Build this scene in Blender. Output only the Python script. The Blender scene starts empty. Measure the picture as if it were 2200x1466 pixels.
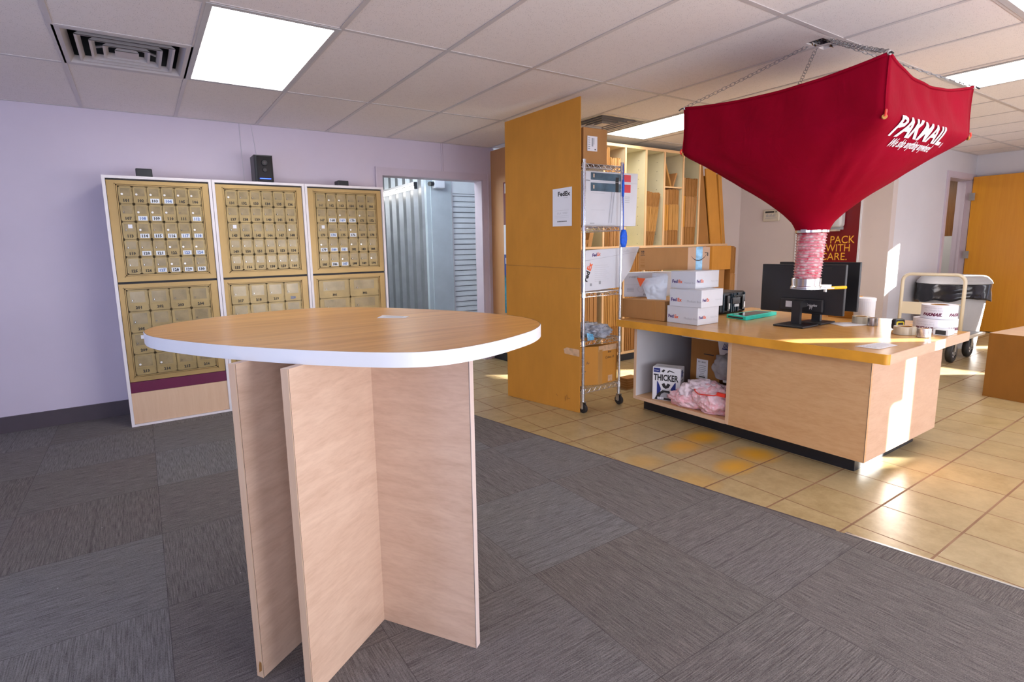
import bpy, bmesh, math, random
from mathutils import Vector, Matrix, noise
random.seed(7)
sc = bpy.context.scene
COL = sc.collection
# ---------------------------------------------------------------- camera
cam_d = bpy.data.cameras.new('camera')
cam = bpy.data.objects.new('camera', cam_d)
COL.objects.link(cam)
R_ = Vector((0.84109409, -0.54043438, -0.02216799))
U_ = Vector((0.09816434, 0.1122157, 0.98882324))
F_ = Vector((0.53190647, 0.83386949, -0.14743535))
CAMP = Vector((0, 0, 1.2773))
cam.matrix_world = Matrix((
    (R_.x, U_.x, -F_.x, CAMP.x),
    (R_.y, U_.y, -F_.y, CAMP.y),
    (R_.z, U_.z, -F_.z, CAMP.z),
    (0, 0, 0, 1)))
cam_d.sensor_width = 36
cam_d.lens = 1140.97 / 2200 * 36
cam_d.shift_x = (1100 - 1036.28) / 2200
cam_d.shift_y = (705.05 - 733) / 2200
cam_d.clip_start = 0.02
sc.camera = cam
# ---------------------------------------------------------------- world, sun, assumed daylight, exposure
sc.view_settings.view_transform = 'Standard'
sc.view_settings.look = 'None'
sc.view_settings.exposure = 0.68
sc.view_settings.gamma = 1.0
w = bpy.data.worlds.new('sky'); sc.world = w
w.use_nodes = True
bg = w.node_tree.nodes['Background']
bg.inputs[0].default_value = (0.55, 0.70, 1.0, 1)
bg.inputs[1].default_value = 1.2
sd = bpy.data.lights.new('sun', 'SUN'); sd.energy = 42; sd.angle = math.radians(0.5); sd.color = (1.0, 0.97, 0.92)
sun = bpy.data.objects.new('sun', sd); COL.objects.link(sun)
SUN_T = 0.25
sun_dir = Vector((-0.81, 0.58, -SUN_T)).normalized()
sun.rotation_euler = sun_dir.to_track_quat('-Z', 'Y').to_euler()
sun.location = (9, -4, 4)


def area(name, loc, direction, sx, sy, power, color):
    d = bpy.data.lights.new(name, 'AREA'); d.shape = 'RECTANGLE'; d.size = sx; d.size_y = sy
    d.energy = power; d.color = color
    o = bpy.data.objects.new(name, d); COL.objects.link(o)
    o.location = loc
    o.rotation_euler = Vector(direction).to_track_quat('-Z', 'Y').to_euler()
    return o


# daylight lamps for assumed windows behind the camera, tilted up to brighten the ceiling
area('assumed_daylight_1', (-0.9, -1.52, 1.25), (0, 1, 0.4), 2.2, 1.9, 54, (0.74, 0.80, 1.0))
area('assumed_daylight_2', (2.1, -1.52, 1.25), (0, 1, 0.4), 2.2, 1.9, 84, (0.90, 0.91, 1.0))
area('assumed_daylight_3', (5.1, -1.52, 1.25), (0, 1, 0.4), 2.2, 1.9, 56, (1.0, 0.97, 0.99))
area('assumed_daylight_4', (9.68, -0.95, 1.25), (-1, 0, 0), 0.45, 1.9, 18, (0.95, 0.95, 1.0))  # added lamp at the right wall, no glazing built there
area('left_blue_fill', (-2.5, 1.6, 1.1), (0.75, 0.9, -0.05), 1.2, 1.4, 22, (0.38, 0.55, 1.0))  # added fill lamp at the left, turns the lower back wall bluer
area('corridor_fill', (2.4, 5.9, 2.6), (0.3, 0.5, -0.8), 1.0, 0.8, 16, (0.78, 0.90, 1.0))  # added fill lamp brightening the corridor besides its tube
area('back_office_fill', (9.4, 3.6, 2.2), (0, 0, -1), 0.8, 0.8, 12, (1, 0.95, 0.85))  # added lamp out of sight, brightens the back office


# ---------------------------------------------------------------- helpers
class MB:
    def __init__(s): s.v = []; s.f = []; s.m = []; s.mats = []
    def mi(s, mat):
        if mat not in s.mats: s.mats.append(mat)
        return s.mats.index(mat)
    def add(s, vs, fs, mat, M=None):
        n = len(s.v); k = s.mi(mat)
        for p in vs:
            p = Vector(p)
            s.v.append(M @ p if M is not None else p)
        for f in fs: s.f.append(tuple(i + n for i in f)); s.m.append(k)
        return s
    def box(s, x0, x1, y0, y1, z0, z1, mat, M=None):
        if x0 > x1: x0, x1 = x1, x0
        if y0 > y1: y0, y1 = y1, y0
        if z0 > z1: z0, z1 = z1, z0
        v = [(x0,y0,z0),(x1,y0,z0),(x1,y1,z0),(x0,y1,z0),(x0,y0,z1),(x1,y0,z1),(x1,y1,z1),(x0,y1,z1)]
        f = [(0,3,2,1),(4,5,6,7),(0,1,5,4),(1,2,6,5),(2,3,7,6),(3,0,4,7)]
        return s.add(v, f, mat, M)
    def quad(s, a, b, c, d, mat): return s.add([a, b, c, d], [(0,1,2,3)], mat)
    def prism(s, pts, z0, z1, mat, M=None, side=None, top=None):
        n = len(pts)
        v = [(p[0], p[1], z0) for p in pts] + [(p[0], p[1], z1) for p in pts]
        s.add(v, [(i, (i+1) % n, n+(i+1) % n, n+i) for i in range(n)], side or mat, M)
        s.add(v, [tuple(range(n))[::-1]], mat, M)
        s.add(v, [tuple(range(n, 2*n))], top or mat, M)
        return s
    def cyl(s, p0, p1, r, mat, n=12, r1=None, caps=True):
        p0 = Vector(p0); p1 = Vector(p1); d = (p1-p0).normalized()
        a = d.orthogonal().normalized(); b = d.cross(a)
        r1 = r if r1 is None else r1
        v = [p0+(a*math.cos(t)+b*math.sin(t))*r for t in [2*math.pi*i/n for i in range(n)]]
        v += [p1+(a*math.cos(t)+b*math.sin(t))*r1 for t in [2*math.pi*i/n for i in range(n)]]
        f = [(i, (i+1) % n, n+(i+1) % n, n+i) for i in range(n)]
        if caps: f += [tuple(range(n))[::-1], tuple(range(n, 2*n))]
        return s.add(v, f, mat)
    def tube(s, path, r, mat, n=8, closed=False):
        P = [Vector(p) for p in path]; m = len(P); vs = []; a = None
        for i in range(m):
            if closed: t = P[(i+1) % m]-P[i-1]
            else: t = P[min(i+1, m-1)]-P[max(i-1, 0)]
            t.normalize()
            a = t.orthogonal().normalized() if a is None else (a - t*a.dot(t)).normalized()
            b = t.cross(a)
            vs += [P[i]+(a*math.cos(q)+b*math.sin(q))*r for q in [2*math.pi*j/n for j in range(n)]]
        f = []
        for i in range(m if closed else m-1):
            k = (i+1) % m
            for j in range(n):
                f.append((i*n+j, i*n+(j+1) % n, k*n+(j+1) % n, k*n+j))
        if not closed: f += [tuple(range(n))[::-1], tuple(range((m-1)*n, m*n))]
        return s.add(vs, f, mat)
    def lathe(s, prof, c, mat, n=32, M=None, caps=True):
        vs = []; m = len(prof)
        for r, z in prof:
            vs += [(c[0]+r*math.cos(2*math.pi*j/n), c[1]+r*math.sin(2*math.pi*j/n), z) for j in range(n)]
        f = [(i*n+j, i*n+(j+1) % n, (i+1)*n+(j+1) % n, (i+1)*n+j) for i in range(m-1) for j in range(n)]
        if caps: f += [tuple(range(n))[::-1], tuple(range((m-1)*n, m*n))]
        return s.add(vs, f, mat, M)
    def text(s, string, M, size, mat, bold=0.0, shear=0.0, align='LEFT', res=2, fn=None):
        vs, fs = text_mesh(string, size, bold, shear, align, res)
        if fn: return s.add([fn(p) for p in vs], fs, mat)
        return s.add(vs, fs, mat, M)


_tc = {}
def text_mesh(string, size, bold, shear, align, res):
    k = (string, round(size, 4), bold, shear, align, res)
    if k in _tc: return _tc[k]
    cu = bpy.data.curves.new('t', 'FONT'); cu.body = string; cu.size = size; cu.offset = bold*size
    cu.shear = shear; cu.align_x = align; cu.resolution_u = res; cu.fill_mode = 'FRONT'
    o = bpy.data.objects.new('t', cu); COL.objects.link(o)
    dg = bpy.context.evaluated_depsgraph_get()
    me = bpy.data.meshes.new_from_object(o.evaluated_get(dg))
    vs = [v.co.copy() for v in me.vertices]; fs = [tuple(p.vertices) for p in me.polygons]
    bpy.data.objects.remove(o); bpy.data.curves.remove(cu); bpy.data.meshes.remove(me)
    _tc[k] = (vs, fs)
    return vs, fs


def frame_M(origin, xdir, updir):
    """text plane: x along xdir, y along updir, normal = x cross up"""
    x = Vector(xdir).normalized(); z = x.cross(Vector(updir)).normalized(); y = z.cross(x)
    o = Vector(origin)
    return Matrix(((x.x, y.x, z.x, o.x), (x.y, y.y, z.y, o.y), (x.z, y.z, z.z, o.z), (0, 0, 0, 1)))


WL = {}
def thing(name, label, cat, loc, group=None):
    o = bpy.data.objects.new(name, None); COL.objects.link(o); o.location = loc
    o.empty_display_size = 0.05
    o['label'] = label; o['category'] = cat
    if group: o['group'] = group
    WL[o.name] = Vector(loc)
    return o


def build(mb, name, parent=None, loc=None, smooth=False, bevel=0.0, label=None, seg=2):
    me = bpy.data.meshes.new(name)
    if parent is not None: org = WL[parent.name]
    elif loc is not None: org = Vector(loc)
    else: org = Vector((0, 0, 0))
    me.from_pydata([v-org for v in mb.v], [], mb.f)
    for m in mb.mats: me.materials.append(m)
    me.polygons.foreach_set('material_index', mb.m)
    if smooth: me.polygons.foreach_set('use_smooth', [True]*len(mb.f))
    me.update()
    o = bpy.data.objects.new(name, me); COL.objects.link(o)
    WL[o.name] = org
    if parent is not None: o.parent = parent
    else: o.location = org
    if bevel:
        b = o.modifiers.new('bevel', 'BEVEL'); b.width = bevel; b.segments = seg; b.limit_method = 'ANGLE'
        b.angle_limit = math.radians(40)
        b.harden_normals = False
    if smooth and bevel == 0:
        pass
    if label: o['label'] = label
    return o


def single(mb, name, label, cat, loc, group=None, **kw):
    o = build(mb, name, loc=loc, **kw)
    o['label'] = label; o['category'] = cat
    if group: o['group'] = group
    return o


def struct(mb, name, parent=None, loc=None, **kw):
    o = build(mb, name, parent=parent, loc=loc, **kw)
    if parent is None: o['kind'] = 'structure'
    return o


def rotz(cx, cy, a):
    return Matrix.Translation((cx, cy, 0)) @ Matrix.Rotation(a, 4, 'Z')


# ---------------------------------------------------------------- materials
class NT:
    def __init__(s, name):
        s.mat = bpy.data.materials.new(name); s.mat.use_nodes = True
        s.t = s.mat.node_tree; s.b = s.t.nodes['Principled BSDF']
    def n(s, typ, **k):
        o = s.t.nodes.new(typ)
        for a, b in k.items(): setattr(o, a, b)
        return o
    def l(s, a, b): s.t.links.new(a, b)
    def put(s, sock, v):
        if isinstance(v, bpy.types.NodeSocket): s.l(v, sock)
        elif isinstance(v, (tuple, list)) and len(v) == 3 and sock.type == 'RGBA': sock.default_value = (*v, 1)
        else: sock.default_value = v
    def m(s, op, a, b=0.0, c=None):
        o = s.n('ShaderNodeMath', operation=op); s.put(o.inputs[0], a); s.put(o.inputs[1], b)
        if c is not None: s.put(o.inputs[2], c)
        return o.outputs[0]
    def mix(s, f, a, b, mode='MIX'):
        o = s.n('ShaderNodeMix', data_type='RGBA', blend_type=mode)
        s.put(o.inputs[0], f); s.put(o.inputs[6], a); s.put(o.inputs[7], b)
        return o.outputs[2]
    def co(s, scale=(1, 1, 1), rot=(0, 0, 0), off=(0, 0, 0)):
        tc = s.n('ShaderNodeTexCoord'); mp = s.n('ShaderNodeMapping')
        mp.inputs['Scale'].default_value = scale; mp.inputs['Rotation'].default_value = rot
        mp.inputs['Location'].default_value = off
        s.l(tc.outputs['Object'], mp.inputs[0]); return mp.outputs[0]
    def noise(s, vec, scale, detail=3, rough=0.55, out=0, dist=0.0):
        o = s.n('ShaderNodeTexNoise'); s.put(o.inputs['Vector'], vec)
        o.inputs['Scale'].default_value = scale; o.inputs['Detail'].default_value = detail
        o.inputs['Roughness'].default_value = rough; o.inputs['Distortion'].default_value = dist
        return o.outputs[out]
    def ramp(s, f, lo, hi):
        o = s.n('ShaderNodeMapRange'); s.put(o.inputs[0], f)
        o.inputs[1].default_value = lo; o.inputs[2].default_value = hi
        return o.outputs[0]
    def bump(s, h, strength=0.2, dist=0.002):
        o = s.n('ShaderNodeBump'); o.inputs['Strength'].default_value = strength
        o.inputs['Distance'].default_value = dist
        s.l(h, o.inputs['Height']); s.l(o.outputs[0], s.b.inputs['Normal'])
    def fin(s, color=None, rough=0.5, metal=0.0, spec=0.5, **k):
        if color is not None: s.put(s.b.inputs['Base Color'], color)
        s.put(s.b.inputs['Roughness'], rough); s.put(s.b.inputs['Metallic'], metal)
        s.put(s.b.inputs['Specular IOR Level'], spec)
        for a, b in k.items(): s.put(s.b.inputs[a.replace('_', ' ')], b)
        return s.mat


def sc_(c, k): return tuple(min(1, x*k) for x in c)


def plain(name, c, rough=0.5, metal=0.0, spec=0.5, var=0.08, vs=6, bump=0.0, bs=80, **k):
    t = NT(name); v = t.co()
    n = t.noise(v, vs, 3)
    col = t.mix(t.ramp(n, 0.3, 0.7), sc_(c, 1-var), sc_(c, 1+var))
    if bump: t.bump(t.noise(v, bs, 3), bump, 0.002)
    return t.fin(col, rough, metal, spec, **k)


def wood(name, base, dark, axis='Z', sc=14, stretch=0.06, rough=0.4, amt=0.8, spec=0.5, coat=0.0, fine=None):
    t = NT(name)
    s = [1, 1, 1]
    if axis == 'H': s = [stretch, stretch, 1]
    else: s['XYZ'.index(axis)] = stretch
    v = t.co(tuple(s))
    n = t.noise(v, sc, 5, 0.6, dist=0.6)
    n2 = t.noise(v, sc*5, 3, 0.6)
    f = t.m('ADD', t.m('MULTIPLY', t.ramp(n, 0.35, 0.7), 0.65), t.m('MULTIPLY', t.ramp(n2, 0.4, 0.7), 0.35))
    col = t.mix(t.m('MULTIPLY', f, amt), base, dark)
    t.bump(n2, 0.05, 0.001)
    return t.fin(col, rough, 0, spec, Coat_Weight=coat)


def emis(name, c, e, base=(0.8, 0.8, 0.8)):
    t = NT(name)
    return t.fin(base, 0.4, Emission_Color=(*c, 1), Emission_Strength=e)


M = {}
def wall_mat(name, c):
    t = NT(name); v = t.co()
    n = t.noise(v, 1.3, 4, 0.6); f = t.noise(v, 220, 2)
    col = t.mix(t.ramp(n, 0.3, 0.7), sc_(c, 0.965), sc_(c, 1.03))
    sm = t.ramp(t.noise(t.co((1, 1, 2.2), off=(3, 1, 2)), 3.4, 6, 0.7, dist=1.2), 0.69, 0.76)
    col = t.mix(t.m('MULTIPLY', sm, 0.28), col, sc_(c, 0.55))
    t.bump(f, 0.12, 0.001)
    return t.fin(col, 0.55)


M['wall'] = wall_mat('wall_paint_lavender', (0.64, 0.565, 0.655))
M['wall2'] = wall_mat('wall_paint_cream', (0.66, 0.58, 0.56))
M['wall3'] = wall_mat('wall_paint_white', (0.70, 0.69, 0.74))
M['trimw'] = plain('trim_paint', (0.60, 0.52, 0.60), 0.4, var=0.03)
M['base_dark'] = plain('baseboard_vinyl', (0.075, 0.055, 0.065), 0.5)
M['black_vinyl'] = plain('black_toe_kick', (0.012, 0.013, 0.018), 0.45)


def ceiling_mat():
    t = NT('ceiling_tile_mineral'); v = t.co()
    vo = t.n('ShaderNodeTexVoronoi'); t.put(vo.inputs['Vector'], v); vo.inputs['Scale'].default_value = 150
    pits = t.ramp(vo.outputs['Distance'], 0.10, 0.28)
    n = t.noise(v, 26, 3); gate = t.ramp(n, 0.44, 0.54)
    pit = t.m('MAXIMUM', pits, t.m('SUBTRACT', 1.0, gate))
    big = t.ramp(t.noise(v, 0.7, 3), 0.3, 0.7)
    c = t.mix(big, (0.80, 0.73, 0.70), (0.85, 0.78, 0.75))
    c = t.mix(pit, (0.34, 0.29, 0.27), c)
    t.bump(t.noise(v, 120, 3), 0.25, 0.002)
    return t.fin(c, 0.8, spec=0.2)


M['ceil'] = ceiling_mat()
M['tbar'] = plain('tee_bar_paint', (0.58, 0.53, 0.52), 0.35, var=0.02)
M['lightframe'] = plain('light_frame', (0.5, 0.49, 0.5), 0.35, var=0.02)


def carpet_mat():
    t = NT('carpet_tiles'); tc = t.n('ShaderNodeTexCoord'); sp = t.n('ShaderNodeSeparateXYZ')
    t.l(tc.outputs['Object'], sp.inputs[0])
    S = 0.6096
    u = t.m('DIVIDE', t.m('ADD', sp.outputs[0], 0.032), S); v = t.m('DIVIDE', t.m('SUBTRACT', sp.outputs[1], 0.915), S)
    iu = t.m('FLOOR', u); iv = t.m('FLOOR', v)
    par = t.m('FLOORED_MODULO', t.m('ADD', iu, iv), 2.0)
    par = t.m('LESS_THAN', par, 0.5)
    cmb = t.n('ShaderNodeCombineXYZ'); t.l(iu, cmb.inputs[0]); t.l(iv, cmb.inputs[1])
    wn = t.n('ShaderNodeTexWhiteNoise', noise_dimensions='3D'); t.l(cmb.outputs[0], wn.inputs['Vector'])
    rnd = wn.outputs['Value']
    va = t.co((11, 250, 1)); vb = t.co((250, 11, 1))
    def streaks(vec):
        a = t.noise(vec, 1.0, 2, 0.5); return a
    def streak2(vec):
        return t.noise(vec, 0.33, 3, 0.6)
    f1 = t.n('ShaderNodeMix', data_type='FLOAT'); t.l(par, f1.inputs[0]); t.l(streaks(va), f1.inputs[2]); t.l(streaks(vb), f1.inputs[3])
    va2 = t.co((0.7, 190, 1)); vb2 = t.co((190, 0.7, 1))
    f2 = t.n('ShaderNodeMix', data_type='FLOAT'); t.l(par, f2.inputs[0]); t.l(streak2(va2), f2.inputs[2]); t.l(streak2(vb2), f2.inputs[3])
    fl = t.noise(t.co(), 330, 2, 0.7)
    s = t.m('ADD', t.m('MULTIPLY', t.ramp(f1.outputs[0], 0.3, 0.7), 0.5), t.m('MULTIPLY', t.ramp(fl, 0.3, 0.7), 0.5))
    s = t.m('MULTIPLY', s, t.m('ADD', 0.62, t.m('MULTIPLY', t.ramp(f2.outputs[0], 0.34, 0.42), 0.38)))
    big = t.ramp(t.noise(t.co(), 1.4, 3), 0.35, 0.65)
    tint = t.mix(rnd, (0.320, 0.272, 0.252), (0.262, 0.265, 0.275))
    tint = t.mix(t.m('MULTIPLY', big, 0.6), tint, (0.295, 0.280, 0.255))
    c = t.mix(s, (0.064, 0.055, 0.055), tint)
    k = t.m('ADD', 0.86, t.m('MULTIPLY', rnd, 0.26))
    cc = t.n('ShaderNodeCombineColor'); [t.l(k, cc.inputs[i]) for i in range(3)]
    c = t.mix(1.0, c, cc.outputs[0], 'MULTIPLY')
    # seams between tiles
    du = t.m('ABSOLUTE', t.m('SUBTRACT', t.m('FRACT', u), 0.5)); dv = t.m('ABSOLUTE', t.m('SUBTRACT', t.m('FRACT', v), 0.5))
    seam = t.m('GREATER_THAN', t.m('MAXIMUM', du, dv), 0.4975)
    c = t.mix(t.m('MULTIPLY', seam, 0.5), c, (0.05, 0.045, 0.045))
    # little specks of paper
    vo = t.n('ShaderNodeTexVoronoi'); t.put(vo.inputs['Vector'], t.co()); vo.inputs['Scale'].default_value = 5
    sp2 = t.m('LESS_THAN', vo.outputs['Distance'], 0.014)
    c = t.mix(t.m('MULTIPLY', sp2, 0.8), c, (0.5, 0.5, 0.48))
    t.bump(s, 0.8, 0.003)
    return t.fin(c, 0.95, spec=0.1)


M['carpet'] = carpet_mat()


def tile_mat():
    t = NT('ceramic_floor_tiles'); tc = t.n('ShaderNodeTexCoord'); sp = t.n('ShaderNodeSeparateXYZ')
    t.l(tc.outputs['Object'], sp.inputs[0]); S = 0.3048
    u = t.m('DIVIDE', t.m('SUBTRACT', sp.outputs[0], 2.3126), S); v = t.m('DIVIDE', t.m('SUBTRACT', sp.outputs[1], 3.1405), S)
    iu = t.m('FLOOR', u); iv = t.m('FLOOR', v)
    du = t.m('ABSOLUTE', t.m('SUBTRACT', t.m('FRACT', u), 0.5)); dv = t.m('ABSOLUTE', t.m('SUBTRACT', t.m('FRACT', v), 0.5))
    gm = t.m('MAXIMUM', du, dv)
    grout = t.m('MAXIMUM', t.ramp(du, 0.4875, 0.4905), t.ramp(dv, 0.4835, 0.4865))
    cmb = t.n('ShaderNodeCombineXYZ'); t.l(iu, cmb.inputs[0]); t.l(iv, cmb.inputs[1])
    wn = t.n('ShaderNodeTexWhiteNoise', noise_dimensions='3D'); t.l(cmb.outputs[0], wn.inputs['Vector'])
    rnd = wn.outputs['Value']
    vec = t.n('ShaderNodeVectorMath', operation='ADD'); t.l(tc.outputs['Object'], vec.inputs[0])
    sc2 = t.n('ShaderNodeVectorMath', operation='SCALE'); t.l(cmb.outputs[0], sc2.inputs[0]); sc2.inputs[3].default_value = 5.3
    t.l(sc2.outputs[0], vec.inputs[1])
    n = t.noise(vec.outputs[0], 9, 5, 0.65); n2 = t.noise(vec.outputs[0], 45, 4, 0.7)
    mot = t.m('ADD', t.m('MULTIPLY', t.ramp(n, 0.3, 0.7), 0.65), t.m('MULTIPLY', t.ramp(n2, 0.3, 0.7), 0.35))
    c = t.mix(mot, (0.29, 0.200, 0.080), (0.50, 0.385, 0.200))
    c = t.mix(t.m('MULTIPLY', rnd, 0.22), c, (0.49, 0.41, 0.27))
    g = t.mix(t.ramp(t.noise(t.co(), 3, 2), 0.35, 0.65), (0.19, 0.095, 0.045), (0.29, 0.17, 0.09))
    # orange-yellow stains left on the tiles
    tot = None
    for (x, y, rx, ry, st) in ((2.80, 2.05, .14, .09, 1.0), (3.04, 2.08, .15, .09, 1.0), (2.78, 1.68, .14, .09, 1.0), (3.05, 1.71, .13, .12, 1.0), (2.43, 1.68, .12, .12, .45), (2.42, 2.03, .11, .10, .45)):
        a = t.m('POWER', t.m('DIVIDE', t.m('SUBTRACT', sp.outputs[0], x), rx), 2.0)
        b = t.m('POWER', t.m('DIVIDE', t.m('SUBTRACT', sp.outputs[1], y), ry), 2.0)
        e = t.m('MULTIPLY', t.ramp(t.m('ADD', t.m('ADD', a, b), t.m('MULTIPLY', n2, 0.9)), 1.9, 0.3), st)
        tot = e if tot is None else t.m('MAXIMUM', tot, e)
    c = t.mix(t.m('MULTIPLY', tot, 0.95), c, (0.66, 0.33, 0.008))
    c = t.mix(grout, c, g)
    rough = t.m('ADD', t.m('MULTIPLY', grout, 0.4), t.m('ADD', 0.26, t.m('MULTIPLY', n2, 0.16)))
    h = t.m('SUBTRACT', t.m('MULTIPLY', n2, 0.12), grout)
    t.bump(h, 0.35, 0.0015)
    return t.fin(c, rough, spec=0.5)


M['tile'] = tile_mat()
M['maple'] = wood('maple_laminate', (0.66, 0.445, 0.315), (0.53, 0.32, 0.205), 'H', 20, 0.22, 0.42)
M['maple_y'] = wood('maple_laminate_front', (0.68, 0.42, 0.21), (0.54, 0.285, 0.12), 'H', 20, 0.22, 0.42)
M['maple_edge'] = wood('maple_edge', (0.72, 0.50, 0.33), (0.60, 0.37, 0.22), 'Z', 20, 0.08, 0.4, amt=0.5)
M['oak_top'] = wood('oak_table_top', (0.80, 0.445, 0.145), (0.52, 0.215, 0.042), 'X', 26, 0.05, 0.28, amt=1.0)
M['counter_top'] = wood('counter_top_laminate', (0.62, 0.345, 0.115), (0.50, 0.245, 0.07), 'Y', 10, 0.25, 0.22)
M['counter_edge'] = plain('counter_edge_orange', (0.78, 0.36, 0.035), 0.3, var=0.12)
M['edge_white'] = plain('white_edge_band', (0.84, 0.845, 0.85), 0.3, var=0.02)
M['dark_line'] = plain('dark_seam', (0.06, 0.05, 0.05), 0.6)
M['frame_white'] = plain('cabinet_white', (0.80, 0.75, 0.755), 0.35, var=0.02)
M['brass'] = plain('brass_frame', (0.43, 0.285, 0.105), 0.38, 0.3, var=0.12, vs=3)
M['brass_door'] = plain('brass_door', (0.36, 0.26, 0.105), 0.36, 0.25, var=0.14, vs=9)
M['brass_dark'] = plain('brass_gap', (0.20, 0.135, 0.05), 0.5, 0.2)
M['brass_pane'] = plain('mailbox_pane', (0.32, 0.245, 0.125), 0.24, 0.1, var=0.2, vs=14)
M['chrome'] = plain('chrome', (0.80, 0.80, 0.80), 0.18, 1.0, var=0.02)
M['steel'] = plain('galvanised_steel', (0.62, 0.63, 0.64), 0.3, 0.9, var=0.08)
M['lock'] = plain('lock_face', (0.95, 0.93, 0.86), 0.25, 0.3, var=0.02)
M['lock_dark'] = plain('lock_slot', (0.13, 0.09, 0.04), 0.35, 0.6)
M['num'] = plain('black_numerals', (0.02, 0.018, 0.015), 0.6)
M['numblue'] = plain('blue_numerals', (0.12, 0.20, 0.42), 0.6)
M['label'] = plain('white_label', (0.72, 0.76, 0.80), 0.5, var=0.04)
M['magenta'] = plain('magenta_band', (0.13, 0.004, 0.045), 0.4)
M['black'] = plain('black_plastic', (0.014, 0.015, 0.018), 0.4)
M['black_gloss'] = plain('black_gloss', (0.012, 0.012, 0.014), 0.15)
M['led'] = emis('blue_indicator', (0.03, 0.08, 1.0), 3.0, (0.02, 0.05, 0.5))
M['paper'] = plain('white_paper', (0.78, 0.79, 0.84), 0.5, var=0.02)
M['carton_white'] = plain('white_carton', (0.70, 0.725, 0.78), 0.42, var=0.03)
M['grey_print'] = plain('grey_print', (0.36, 0.38, 0.42), 0.6)
M['lgrey_print'] = plain('light_grey_print', (0.52, 0.54, 0.58), 0.6)
M['purple'] = plain('purple_print', (0.06, 0.02, 0.17), 0.5)
M['orange'] = plain('orange_print', (0.85, 0.12, 0.02), 0.5)
M['redsq'] = plain('red_print', (0.72, 0.05, 0.07), 0.5)
M['slate'] = plain('slate_print', (0.07, 0.13, 0.18), 0.5, var=0.35, vs=12)
M['beige'] = plain('beige_print', (0.62, 0.5, 0.38), 0.5)
M['ink'] = plain('black_ink', (0.02, 0.02, 0.022), 0.55)
M['navy'] = plain('navy_print', (0.01, 0.025, 0.20), 0.45)


def card(name, c, d=0.86, rough=0.7):
    t = NT(name)
    n = t.noise(t.co((1, 1, 0.4)), 9, 4, 0.6); f = t.noise(t.co(), 240, 2, 0.6)
    wv = t.noise(t.co((60, 60, 0.8)), 1.0, 2)
    s = t.m('ADD', t.m('MULTIPLY', t.ramp(n, 0.3, 0.7), 0.5), t.m('ADD', t.m('MULTIPLY', f, 0.25), t.m('MULTIPLY', wv, 0.25)))
    t.bump(f, 0.15, 0.001)
    return t.fin(t.mix(s, sc_(c, d), sc_(c, 1.1)), rough, spec=0.25)


M['card_board'] = card('tall_cardboard_sheet', (0.56, 0.245, 0.035))
M['card'] = card('cardboard_brown', (0.45, 0.225, 0.08))
M['card_o'] = card('cardboard_orange', (0.58, 0.26, 0.045))
M['card_d'] = card('cardboard_dark', (0.36, 0.165, 0.045))
M['card_e'] = card('cardboard_edge', (0.56, 0.285, 0.08), 0.7)
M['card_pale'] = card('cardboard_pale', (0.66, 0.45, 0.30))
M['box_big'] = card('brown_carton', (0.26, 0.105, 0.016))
M['shelf_edge'] = wood('shelf_edge_wood', (0.80, 0.52, 0.27), (0.70, 0.40, 0.18), 'Z', 20, 0.1, 0.4, amt=0.5)
M['shelf_in'] = plain('shelf_inside_cream', (0.74, 0.67, 0.45), 0.45, var=0.04)
M['panel_wood'] = wood('partition_wood', (0.62, 0.33, 0.14), (0.54, 0.26, 0.10), 'Z', 12, 0.06, 0.4)
M['door_wood'] = wood('door_leaf_wood', (0.74, 0.32, 0.022), (0.64, 0.24, 0.012), 'Z', 16, 0.05, 0.35, amt=0.7)
M['door_dark'] = wood('dark_wood_panel', (0.26, 0.11, 0.03), (0.12, 0.04, 0.01), 'Z', 14, 0.1, 0.4)
M['cream_in'] = plain('cabinet_interior_white', (0.60, 0.60, 0.62), 0.5, var=0.03)
M['rack'] = plain('rack_chrome', (0.72, 0.74, 0.78), 0.22, 0.9, var=0.03)
M['rubber'] = plain('black_rubber', (0.02, 0.02, 0.022), 0.5)
M['blue'] = plain('blue_duster', (0.0, 0.12, 0.80), 0.55, var=0.2, vs=60, bump=0.5)


def cloth_mat():
    t = NT('red_hopper_cloth'); v = t.co()
    n = t.noise(v, 2.5, 4, 0.6); f = t.noise(v, 420, 2)
    c = t.mix(t.ramp(n, 0.3, 0.7), (0.245, 0.0008, 0.012), (0.30, 0.0012, 0.019))
    wr = t.noise(t.co((1.0, 1.0, 0.5)), 7, 4, 0.55, dist=0.8)
    h = t.m('ADD', t.m('MULTIPLY', wr, 1.0), t.m('MULTIPLY', f, 0.03))
    t.bump(h, 0.35, 0.02)
    return t.fin(c, 0.8, spec=0.06, Sheen_Weight=0.0, Sheen_Tint=(1.0, 0.2, 0.5, 1), Sheen_Roughness=0.4)


M['cloth'] = cloth_mat()
M['white_print'] = plain('white_print', (0.80, 0.83, 0.90), 0.55, var=0.02)


def hose_mat():
    t = NT('hose_with_peanuts')
    vo = t.n('ShaderNodeTexVoronoi'); t.put(vo.inputs['Vector'], t.co((1, 1, 1.6))); vo.inputs['Scale'].default_value = 42
    n = t.noise(t.co(), 30, 3)
    c = t.mix(t.ramp(vo.outputs['Distance'], 0.1, 0.7), (0.80, 0.70, 0.70), (0.74, 0.22, 0.28))
    c = t.mix(t.ramp(n, 0.45, 0.65), c, (0.62, 0.06, 0.11))
    return t.fin(c, 0.15, spec=0.6)


M['hose'] = hose_mat()
M['hose_rib'] = plain('hose_rib', (0.40, 0.27, 0.27), 0.25)


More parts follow.
